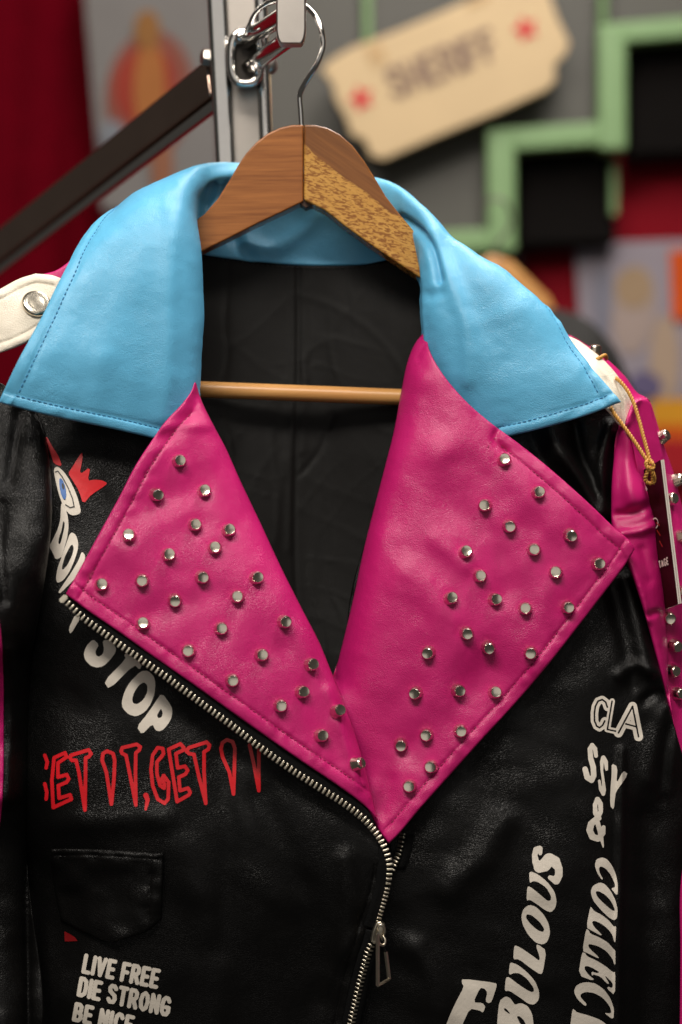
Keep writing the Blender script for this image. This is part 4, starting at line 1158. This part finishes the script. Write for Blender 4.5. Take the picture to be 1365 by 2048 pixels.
for i in range(0, len(zl), 2):
    for k, w in enumerate((-2.0, 8.0, 18.0, 30.0)):
        q = zl[i] + dirn[i]*w*float(np.interp(zl[i][1], [1540, 1640, 1700, 1740], [1.0, 0.55, 0.55, 0.85]))
        tb_ = np.clip((zl[i][1] - 1600)/110.0, 0, 1); tb_ = tb_*tb_*(3-2*tb_)
        V.append(P(q[0], q[1], (1-tb_)*(zd[i] + 0.0012 + 0.0003*k) + tb_*min(zd[i] + 0.0012, D_FL(q[0], q[1])[0] - 0.0022)))
m4 = len(V)//4
for i in range(m4-1):
    for k in range(3):
        F.append((i*4+k, (i+1)*4+k, (i+1)*4+k+1, i*4+k+1))
zt = obj('zipper', V, F, M_TAPE, jk)
so = zt.modifiers.new('thick', 'SOLIDIFY'); so.thickness = 0.0008; so.offset = 0
# one tooth, shared by all
bm = bmesh.new(); bmesh.ops.create_cube(bm, size=1.0)
bmesh.ops.scale(bm, vec=(0.0018, 0.0047, 0.0026), verts=bm.verts)
for vt in bm.verts:
    if vt.co.y > 0: vt.co.x *= 0.82
bmesh.ops.bevel(bm, geom=list(bm.edges), offset=0.0005, segments=2, affect='EDGES', profile=0.6)
tooth_me = bpy.data.meshes.new('tooth'); bm.to_mesh(tooth_me); bm.free(); tooth_me.materials.append(M_ZIP); tooth_me.shade_smooth()
cum = np.concatenate([[0], np.cumsum(np.linalg.norm(np.diff(zW, axis=0), axis=1))])
def place_tooth(pos, t, n, parent, sc=1.0):
    t = Vector(t).normalized(); n = Vector(n); n = (n - t*n.dot(t)).normalized(); y = n.cross(t)
    M = Matrix((t, y, n)).transposed().to_4x4(); M = M @ Matrix.Scale(sc, 4); M.translation = Vector(pos)
    copy_mesh('tooth', tooth_me, M, parent)
for s in np.concatenate([np.arange(0.004, 0.262, 0.0029), np.arange(0.2625, cum[-1], 0.0023)]):
    p = np.array([np.interp(s, cum, zW[:, k]) for k in range(3)]); p2 = np.array([np.interp(min(s+0.001, cum[-1]), cum, zW[:, k]) for k in range(3)]); p1 = np.array([np.interp(max(s-0.001, 0), cum, zW[:, k]) for k in range(3)])
    place_tooth(p, p2-p1, (0.05, -1, 0.1), zt, float(np.interp(s, [0.235, 0.275], [0.88, 0.62])))
# end stop of the chain
bm = bmesh.new(); bmesh.ops.create_cube(bm, size=1.0); bmesh.ops.scale(bm, vec=(0.0032, 0.0052, 0.0032), verts=bm.verts)
bmesh.ops.bevel(bm, geom=list(bm.edges), offset=0.0007, segments=2, affect='EDGES')
tt = Vector(zW[8]-zW[0]).normalized(); Mx = frame(zW[1], (0, -1, 0.1), tuple(tt)); bmesh.ops.transform(bm, matrix=Mx, verts=bm.verts)
obj_bm('end_stop', bm, M_ZIP, zt, True, 50)
# closed chain below the slider
lc = catmull([(750, 1862), (744, 1886), (735, 1912), (724, 1952), (713, 1998), (703, 2046), (697, 2090)], 2.0)
lW = P(lc[:, 0], lc[:, 1], D_FL(lc[:, 0], lc[:, 1]) - 0.0030)
V, F = [], []
for i in range(0, len(lc), 3):
    for w in (-22, -8, 8, 22):
        V.append(P(lc[i, 0]+w*0.8, lc[i, 1]+w*0.16, D_FL(lc[i, 0]+w*0.8, lc[i, 1]+w*0.16)[0] - 0.0022))
for i in range(len(V)//4-1):
    for k in range(3): F.append((i*4+k, i*4+k+1, (i+1)*4+k+1, (i+1)*4+k))
tp_ = obj('tape', V, F, M_TAPE, zt); so = tp_.modifiers.new('thick', 'SOLIDIFY'); so.thickness = 0.0008; so.offset = 0
cum2 = np.concatenate([[0], np.cumsum(np.linalg.norm(np.diff(lW, axis=0), axis=1))])
for k, s in enumerate(np.arange(0.0085, cum2[-1], 0.0013)):
    p = np.array([np.interp(s, cum2, lW[:, i]) for i in range(3)]); p2 = np.array([np.interp(min(s+.001, cum2[-1]), cum2, lW[:, i]) for i in range(3)])
    if np.linalg.norm(p2-p) < 1e-6: continue
    sgn = 1 if k % 2 else -1
    place_tooth(p + np.array([sgn*0.0009, 0, 0]), p2-p, (0.5*sgn, -1, 0.0), zt, 0.58)
# far half of the chain showing right of the pink point
rc = catmull([(806, 1668), (802, 1690), (797, 1710), (790, 1728), (785, 1742)], 2.0)
rW = P(rc[:, 0], rc[:, 1], D_FR(rc[:, 0], rc[:, 1]) - 0.0035)
for s in range(0, len(rW)-1, 4): place_tooth(rW[s], rW[s+1]-rW[s], (-0.6, -1, 0), zt, 0.75)
V, F = [], []
for i in range(0, len(rc), 4):
    for w in (-3, 10, 24): V.append(P(rc[i, 0]+w, rc[i, 1], D_FR(rc[i, 0], rc[i, 1])[0] - 0.0022))
for i in range(len(V)//3-1):
    for k in range(2): F.append((i*3+k, i*3+k+1, (i+1)*3+k+1, (i+1)*3+k))
tq = obj('tape', V, F, M_TAPE, zt); so = tq.modifiers.new('thick', 'SOLIDIFY'); so.thickness = 0.0008; so.offset = 0
# slider and pull
sy = D_FL(752, 1870)[0] - 0.006
slider = prism('slider', [(752, 1846), (762, 1842), (771, 1850), (769, 1866), (760, 1884), (748, 1890), (742, 1882), (746, 1862)], sy - 0.002, sy + 0.004, M_ZIP, zt, 0.0009)
arch = smooth3([P(748, 1880, sy-.0015), P(752, 1862, sy-.0045), P(760, 1850, sy-.0055), P(769, 1856, sy-.005), P(768, 1870, sy-.004), P(762, 1884, sy-.0015)], 6)
v, f = tube_mesh(arch, 0.0008, 8); obj('slider_bridge', v, f, M_ZIP, zt)
lp = smooth3([P(766, 1872, sy-.005), P(771, 1880, sy-.006), P(768, 1890, sy-.007), P(760, 1888, sy-.009), P(756, 1876, sy-.009), P(757, 1868, sy-.008)], 6)
v, f = tube_mesh(lp, 0.0008, 8); obj('pull_ring', v, f, M_ZIP, zt)
pa, pb = (756.5, 1868), (757, 1971)
q = [P(756, 1868, sy-.010), P(756, 1971, sy-.0125), P(779, 1958, sy+.0), P(772, 1904, sy+.001)]
fr_pts = [q[0], q[1], q[2], q[3]]
v, f = tube_mesh([q[0], q[0]+(q[1]-q[0])*.5, q[1]], 0.0011, 4); obj('pull_tab', v, f, M_ZIP, zt, False)
v, f = tube_mesh([q[3], q[3]+(q[2]-q[3])*.5, q[2]], 0.0011, 4); obj('pull_tab', v, f, M_ZIP, zt, False)
v, f = tube_mesh([q[1], q[1]+(q[2]-q[1])*.5, q[2]], 0.0009, 6); obj('pull_tab', v, f, M_ZIP, zt, False)
v, f = tube_mesh([q[0], q[0]+(q[3]-q[0])*.5, q[3]], 0.0007, 6); obj('pull_tab', v, f, M_KTH, zt, False)

# ---- printed lettering
def zs(pts, ox, oy, s): return [(ox + p[0]/s, oy + p[1]/s) + ((p[2]/s,) if len(p) > 2 else ()) for p in pts]
LIFT = 0.0016
def print_polys(name, outs, holes, surf, mat, parent, cell=1.3, it=2, lift=LIFT, clip=None):
    outs = [chaikin(o, it) for o in outs]; holes = [chaikin(h, it) for h in holes]
    al = np.vstack(outs); lo, hi = al.min(0)-4, al.max(0)+4
    def fld(q):
        f = np.min([sd_poly(q, o) for o in outs], 0)
        for h in holes: f = np.maximum(f, -sd_poly(q, h))
        return f
    return film(name, fld, (*lo, *hi), cell, surf, mat, parent, lift)
A = lambda pts: zs(pts, 80, 860, 5.12)
# eye
eye = A([(145,400),(165,375),(195,380),(250,430),(310,520),(360,620),(400,730),(425,845),(380,870),(330,875),(290,850),(240,780),(205,690),(170,560),(150,460)])
ep = print_polys('printed_eye', [eye], [], D_FL, M_PRW, fl)
lin_ = A([(160,430),(185,420),(230,480),(290,590),(335,700),(352,785),(310,795),(265,765)])
film('printed_outline', lambda q: sd_path(q, lin_, 1.1), (100, 930, 160, 1030), 0.9, D_FL, M_PRK, ep, LIFT+0.0003)
print_polys('printed_iris', [A([(200,500),(215,490),(240,520),(265,590),(272,660),(262,715),(240,705),(215,650),(200,570)])], [], D_FL, M_PRB, ep, 1.0, 2, LIFT+0.0005)
print_polys('printed_pupil', [A([(225,545),(240,545),(252,575),(250,605),(238,605),(226,580)])], [], D_FL, M_PRK, ep, 0.8, 2, LIFT+0.0007)
print_polys('printed_lashes', [A([(290,445),(330,385),(435,215),(440,290),(405,460),(520,375),(490,520),(560,508),(640,515),(695,545),(640,590),(530,660),(445,760),(400,620),(340,520)]),
                               A([(55,70),(75,70),(130,170),(195,270),(230,375),(145,345),(120,270)])], [], D_FL, M_PRR, ep, 1.2, 1)
# DON'T STOP
Bz = lambda pts: zs(pts, 80, 1230, 4.55)
dont = [A([(220,740),(265,800),(290,900),(295,1000),(280,1110),(240,1240),(215,1310),(160,1325),(140,1270),(95,1190),(140,1110),(190,1000),(210,920),(215,830)]),
        A([(330,1045),(370,1075),(395,1150),(390,1230),(350,1350),(300,1460),(240,1540),(180,1570),(165,1520),(180,1420),(230,1280),(280,1140),(305,1070)]),
        A([(430,1240),(470,1290),(440,1400),(380,1500),(210,1675),(190,1665),(200,1640),(330,1450),(400,1330)]),
        Bz([(325,-10),(375,20),(280,180),(262,125)])]
dh = [A([(240,925),(258,960),(240,1060),(210,1170),(190,1165),(195,1110),(225,1020)]), A([(335,1170),(350,1210),(330,1290),(280,1390),(235,1435),(225,1410),(255,1300),(310,1190)])]
print_polys('printed_word', dont, dh, D_FL, M_PRW, fl, 1.2, 1)
stop = [Bz([(485,218),(540,270),(505,330),(515,370),(540,380),(575,355),(585,310),(570,230),(640,225),(695,300),(690,340),(640,410),(580,465),(520,480),(460,460),(410,405),(400,350),(425,280)]),
        Bz([(765,360),(800,350),(930,450),(910,500),(860,450),(632,678),(582,605),(785,400)]),
        Bz([(920,510),(985,505),(1040,560),(1053,620),(1045,720),(1010,810),(960,880),(880,925),(810,905),(755,850),(745,790),(770,700),(820,610)]),
        Bz([(1110,705),(1200,830),(1208,890),(1190,960),(1130,1040),(1085,1060),(1050,1045),(1025,990),(930,1090),(882,1018),(975,905),(1040,810)])]
sh_ = [Bz([(950,610),(980,640),(980,700),(945,770),(890,812),(850,805),(840,765),(860,700),(905,635)]), Bz([(1105,850),(1120,890),(1110,930),(1080,940),(1065,915),(1085,880)])]
print_polys('printed_word', stop, sh_, D_FL, M_PRW, fl, 1.3, 1)
# GET IT, GET IT
C3 = lambda pts: zs(pts, 80, 1460, 2.967)
lo_ = [C3([(85,165),(150,135),(160,160),(108,195),(108,280),(160,265),(172,290),(160,310),(110,330),(115,405),(180,385),(188,410),(80,460),(72,300)]),
       C3([(180,165),(185,150),(290,118),(305,140),(290,160),(272,165),(272,250),(268,475),(232,250),(215,180),(190,180)]),
       C3([(400,125),(435,140),(445,180),(440,300),(425,440),(395,250),(370,180),(375,140)]),
       C3([(482,125),(490,105),(575,85),(597,100),(590,120),(570,135),(568,250),(570,445),(540,290),(512,150),(490,140)]),
       C3([(735,140),(730,110),(700,105),(670,150),(660,230),(670,330),(700,410),(740,435),(762,410),(765,310),(735,270),(725,290),(740,320),(738,345),(715,330),(695,260),(695,190),(725,155)]),
       C3([(765,115),(835,82),(855,105),(850,120),(808,140),(818,225),(862,215),(878,240),(865,262),(825,280),(832,360),(880,345),(893,370),(885,385),(815,425),(795,300)]),
       C3([(870,125),(885,105),(990,72),(1008,90),(1000,115),(975,130),(975,250),(985,435),(945,280),(915,145),(885,140)]),
       C3([(1110,58),(1145,70),(1158,110),(1155,230),(1150,380),(1125,250),(1085,160),(1075,110),(1085,75)])]
op_ = [C3([(30,150),(45,190),(38,225)]), C3([(30,320),(42,370),(38,410)]), C3([(1245,90),(1270,200),(1300,360),(1300,200),(1300,120)])]
def fget(q):
    f = np.min([sd_path(q, p, 3.6, True) for p in lo_], 0)
    f = np.minimum(f, np.min([sd_path(q, p, 3.6) for p in op_], 0))
    return np.minimum(f, sd_path(q, C3([(630,388,16),(640,415,13),(628,472,7)]), 3))
film('printed_word', fget, (84, 1472, 528, 1628), 1.4, D_FL, M_PRR, fl, LIFT)
# LIVE FREE / DIE STRONG / BE NICE
D4 = lambda p: (100 + p[0]/4.875, 1880 + p[1]/4.875)
def line_print(s, o, ex, ey, r=4.1, gap=0.36, space=0.42):
    o = np.array(D4(o)); ex = np.array(ex)/4.875; ey = np.array(ey)/4.875
    u = ex/np.linalg.norm(ex); v_ = ey/np.linalg.norm(ey)
    o = o + u*r + v_*r; ex = ex - u*2*r; ey = ey - v_*2*r
    tp = text_paths(s, o, ex, ey, gap, space)
    al = np.array([p for t in tp for p in t]); lo, hi = al.min(0)-8, al.max(0)+8
    film('printed_line', lambda q: np.min([sd_path(q, p, r) for p in tp], 0), (*lo, *hi), 1.0, D_FL, M_PRW, fl, LIFT)
line_print('LIVE FREE', (340, 128), (748, 158), (-36, 196))
line_print('DIE STRONG', (292, 350), (905, 208), (-34, 198))
line_print('BE NICE', (246, 600), (590, 140), (-34, 190))
# CLA SSY &
E5 = lambda pts: zs(pts, 1140, 1370, 5.85)
c_p = E5([(440,260),(420,200),(380,170),(330,190),(300,250),(288,330),(290,420),(315,480),(350,500),(385,470),(410,420)])
l_p = E5([(495,190),(440,520),(535,540)]); a_p = E5([(570,560),(735,250),(805,605)]); ab = E5([(655,455),(785,490)])
def fcla(q):
    white = np.min([sd_path(q, c_p, 7.6), sd_path(q, l_p, 5.6), sd_path(q, a_p, 9.0), sd_path(q, ab, 8.0)], 0)
    dark = np.min([sd_path(q, c_p, 1.7), sd_path(q, l_p, 1.6), sd_path(q, a_p, 1.7), sd_path(q, ab, 1.6)], 0)
    return np.maximum(white, -dark)
film('printed_word', fcla, (1172, 1378, 1300, 1495), 0.9, D_FR, M_PRW, fr, LIFT)
s1 = E5([(308,830,22),(295,745,26),(262,705,27),(237,750,28),(245,860,30),(275,960,32),(280,1060,32),(255,1115,32),(205,1080,34),(180,985,32)])
s2 = E5([(430,985,18),(423,900,24),(393,850,26),(376,900,22),(376,1000,16),(392,1120,16),(402,1230,22),(392,1275,22),(362,1220,20),(345,1120,14)])
yp = chaikin(E5([(490,915),(560,955),(545,1160),(625,1000),(685,1045),(555,1230),(535,1270),(515,1465),(472,1415),(475,1230),(490,1050)]), 1)
am1 = E5([(345,1560,26),(300,1500,28),(296,1400,26),(325,1338,30),(360,1390,28),(362,1480,26),(320,1560,34),(250,1625,38),(232,1700,38),(265,1775,38),(330,1800,34),(385,1735,32),(395,1665,24)])
am2 = E5([(310,1560,28),(345,1680,28),(370,1790,24),(392,1895,8)])
film('printed_word', lambda q: np.min([sd_path(q, s1, 4), sd_path(q, s2, 3), sd_poly(q, yp)], 0), (1160, 1480, 1262, 1624), 1.0, D_FR, M_PRW, fr, LIFT)
film('printed_ampersand', lambda q: np.minimum(sd_path(q, am1, 4), sd_path(q, am2, 3)), (1168, 1586, 1220, 1702), 1.0, D_FR, M_PRW, fr, LIFT)
# COLLECT
F6 = lambda pts: zs(pts, 1120, 1700, 5.885)
outs = [F6(p) for p in (
 [(500,85),(560,110),(620,190),(665,300),(685,420),(680,545),(600,450),(650,440),(650,400),(600,290),(540,215),(480,190),(460,220),(470,270),(510,340),(495,352),(440,270),(412,180),(430,110)],
 [(470,380),(530,400),(600,480),(655,590),(682,700),(675,800),(640,830),(570,790),(470,690),(390,590),(362,490),(390,420)],
 [(360,660),(385,690),(400,715),(490,760),(580,830),(640,910),(650,890),(665,910),(655,1090),(640,1080),(620,1000),(570,930),(480,860),(400,830),(378,850),(400,900),(500,1000),(480,1005),(380,950),(312,915)],
 [(310,928),(340,942),(360,985),(470,1030),(570,1090),(640,1175),(655,1180),(655,1360),(640,1340),(620,1280),(550,1190),(450,1130),(350,1105),(333,1120),(350,1160),(465,1265),(450,1275),(330,1215),(265,1190)],
 [(262,1200),(300,1212),(320,1250),(430,1300),(545,1370),(625,1440),(655,1435),(650,1715),(555,1630),(570,1605),(605,1625),(625,1610),(620,1560),(520,1465),(585,1575),(560,1575),(480,1490),(380,1460),(405,1545),(218,1475)],
 [(330,1555),(420,1570),(520,1640),(600,1750),(640,1880),(630,2000),(520,1915),(590,1925),(608,1910),(590,1840),(510,1740),(400,1680),(300,1670),(240,1700),(250,1740),(320,1815),(300,1840),(210,1760),(165,1670),(190,1600),(250,1565)],
 [(150,1865),(185,1890),(200,1910),(350,1950),(480,2000),(560,2060),(560,2120),(120,2120),(125,2060)])]
hol = [F6([(420,490),(460,482),(540,530),(610,610),(655,715),(620,715),(530,640),(440,550)]), F6([(290,1370),(330,1365),(400,1395),(470,1440),(440,1450),(375,1430),(375,1465),(400,1520),(340,1470),(295,1410)])]
print_polys('printed_word', outs, hol, D_FR, M_PRW, fr, 1.1, 1)
# FABULOUS
G7 = lambda pts: zs(pts, 880, 1680, 5.25)
outs = [G7(p) for p in (
 [(960,330),(1030,360),(1130,440),(1205,540),(1228,640),(1215,710),(1170,760),(1110,740),(1030,680),(945,625),(910,640),(918,490),(950,490),(1050,570),(1130,640),(1165,635),(1170,590),(1120,500),(1030,440),(980,430),(945,455),(938,345)],
 [(940,680),(1010,700),(1090,780),(1145,880),(1160,980),(1130,1070),(1080,1098),(1010,1080),(930,1000),(870,890),(855,800),(880,720)],
 [(790,1105),(850,1130),(980,1220),(1045,1270),(1050,1230),(1010,1110),(1030,1095),(1120,1160),(1085,1380),(1060,1415),(960,1350),(830,1250),(770,1255),(780,1130)],
 [(750,1285),(820,1310),(920,1390),(1000,1480),(1045,1590),(1040,1680),(990,1730),(930,1720),(850,1660),(730,1580),(680,1590),(695,1440),(730,1440),(830,1520),(950,1595),(990,1595),(985,1550),(920,1460),(840,1400),(780,1395),(740,1415),(725,1400),(735,1300)],
 [(690,1640),(740,1660),(775,1710),(790,1730),(850,1710),(920,1740),(970,1820),(985,1932),(985,2050),(600,2050),(605,1880),(625,1690)],
 [(235,1455),(590,1500),(600,1530),(545,1700),(510,1715),(480,1690),(500,1600),(470,1560),(425,1550),(350,1705),(450,1710),(480,1750),(455,1815),(420,1790),(315,1770),(240,1932),(200,2040),(40,2040),(80,1900),(160,1720),(255,1540),(230,1500)])]
hol = [G7([(910,780),(960,785),(1050,860),(1100,935),(1085,968),(1030,950),(950,880),(905,820)]), G7([(670,1765),(700,1770),(745,1830),(720,1820),(680,1790)]), G7([(805,1850),(840,1850),(890,1900),(910,1960),(850,1940)])]
print_polys('printed_word', outs, hol, D_FR, M_PRW, fr, 1.2, 1)
sS = G7([(1056,140,20),(1048,92,32),(1012,100,30),(996,160,28),(1008,230,36),(1045,285,58),(1100,265,66),(1150,205,66),(1208,228,58),(1250,300,40),(1250,370,40),(1222,425,42),(1160,395,24)])
film('printed_letter', lambda q: sd_path(q, sS, 5), (1058, 1686, 1130, 1775), 1.0, D_FR, M_PRW, fr, LIFT)

# ------------------------------------------------------------------ hang tag on its cord
ht = thing('hang_tag', 'dark red swing tag on twisted gold cord at the pink sleeve', 'tag', P(1340, 1210, -0.045))
TR, BR = P(1322, 920, -0.055), P(1357, 1208, -0.050)
TL, BL = P(1262, 955, -0.018), P(1312, 1226, -0.014)
nrm = np.cross(TL-TR, BR-TR); nrm /= np.linalg.norm(nrm)
if nrm[0] > 0 and nrm[1] > 0: nrm = -nrm
if nrm[1] > 0: nrm = -nrm
def card(name, off0, off1, mat):
    bm = bmesh.new(); vs = []
    for o_ in (off0, off1):
        for c_ in (TL, TR, BR, BL): vs.append(bm.verts.new(tuple(c_ + nrm*o_)))
    for q_ in ((0, 1, 2, 3), (7, 6, 5, 4), (0, 4, 5, 1), (1, 5, 6, 2), (2, 6, 7, 3), (3, 7, 4, 0)): bm.faces.new([vs[i] for i in q_])
    return obj_bm(name, bm, mat, ht)
card('card', 0.0, -0.0009, M_CARDW)
card('card', -0.0014, -0.0023, M_CARDW)
card('card_face', 0.0006, 0.0001, M_CARD)
def card_pt(u, v_, off=0.0022):
    return TR + (TL-TR)*u + (BR-TR)*v_ + (BL-BR-TL+TR)*u*v_ + nrm*off
def card_strokes(name, paths, r, mat):
    Vv, Ff = [], []
    for p in paths:
        for (u0, v0), (u1, v1) in zip(p[:-1], p[1:]):
            a_, b_ = card_pt(u0, v0), card_pt(u1, v1); d_ = b_-a_; L_ = np.linalg.norm(d_)
            if L_ < 1e-7: continue
            sd = np.cross(d_/L_, nrm)*r; k = len(Vv)
            Vv += [a_+sd, b_+sd, b_-sd, a_-sd]; Ff.append((k, k+1, k+2, k+3))
    return obj(name, Vv, Ff, mat, ht, False)
def card_text(s, u0, u1, v0, v1, r, mat):
    tp = text_paths(s, (0, 0), (1, 0), (0, 1), 0.3)
    card_strokes('lettering', [[(u0 + (u1-u0)*p[0], v0 + (v1-v0)*p[1]) for p in t] for t in tp], r, mat)
card_text("TAGE", 0.42, 0.06, 0.668, 0.712, 0.00055, M_PRW)
arcp = [(0.36 - 0.12*math.sin(t), 0.40 - 0.035*math.cos(t)) for t in np.linspace(-0.3, 3.0, 12)]
card_strokes('emblem', [arcp], 0.0004, M_PRW)
card_strokes('emblem', [[(0.3, 0.40), (0.2, 0.43)], [(0.32, 0.45), (0.22, 0.5)], [(0.4, 0.33), (0.5, 0.31)], [(0.28, 0.53), (0.2, 0.58)]], 0.0006, plain('card_ember', srgb(150, 40, 26), 0.4))
card_strokes('tag_hole', [[(0.5, 0.125), (0.46, 0.155)]], 0.0013, M_CARDW)
# cord
def cord(name, pts, r=0.00075, turns=260):
    path = smooth3(pts, 14); m = len(path)
    tg = np.gradient(path, axis=0); tg /= np.linalg.norm(tg, axis=1)[:, None]
    L = np.concatenate([[0], np.cumsum(np.linalg.norm(np.diff(path, axis=0), axis=1))])
    VV, FF = [], []
    for ph in (0, math.pi):
        s0 = np.cross(tg, (0, 1, 0)); s0 /= np.linalg.norm(s0, axis=1)[:, None]+1e-9; u0 = np.cross(tg, s0)
        an = L*2*math.pi*turns + ph
        hp_ = path + (s0*np.cos(an)[:, None] + u0*np.sin(an)[:, None])*r*0.75
        v_, f_ = tube_mesh(hp_, r, 7); k = len(VV); VV += list(v_); FF += [[i+k for i in q_] for q_ in f_]
    return obj(name, VV, FF, M_CORD, ht)
cord('cord', [P(1232, 756, -.036), P(1241, 763, -.039), P(1256, 782, -.042), P(1268, 806, -.045), P(1278, 838, -.049), P(1287, 872, -.053), P(1296, 905, -.056), P(1301, 925, -.058)])
cord('cord', [P(1222, 815, -.048), P(1231, 830, -.050), P(1246, 850, -.051), P(1262, 872, -.053), P(1277, 894, -.055), P(1290, 914, -.057), P(1300, 928, -.058)])
cord('cord', [P(1188, 722, -.030), P(1196, 718, -.031), P(1205, 713, -.029), P(1211, 711, -.024), P(1213, 718, -.018)])
knot = [P(1300+7*math.cos(t)*(1+.2*math.sin(2*t)), 930+9*math.sin(t), -.0585-.0015*math.sin(2.3*t)) for t in np.linspace(0, 11, 34)]
cord('knot', knot, 0.0007)
cord('cord', [P(1300, 932, -.059), P(1295, 945, -.058), P(1291, 958, -.056), P(1296, 966, -.055), P(1304, 966, -.054), P(1306, 955, -.056), P(1303, 938, -.058)])
cord('cord', [P(1303, 935, -.059), P(1307, 948, -.058), P(1309, 960, -.055), P(1306, 968, -.054)])
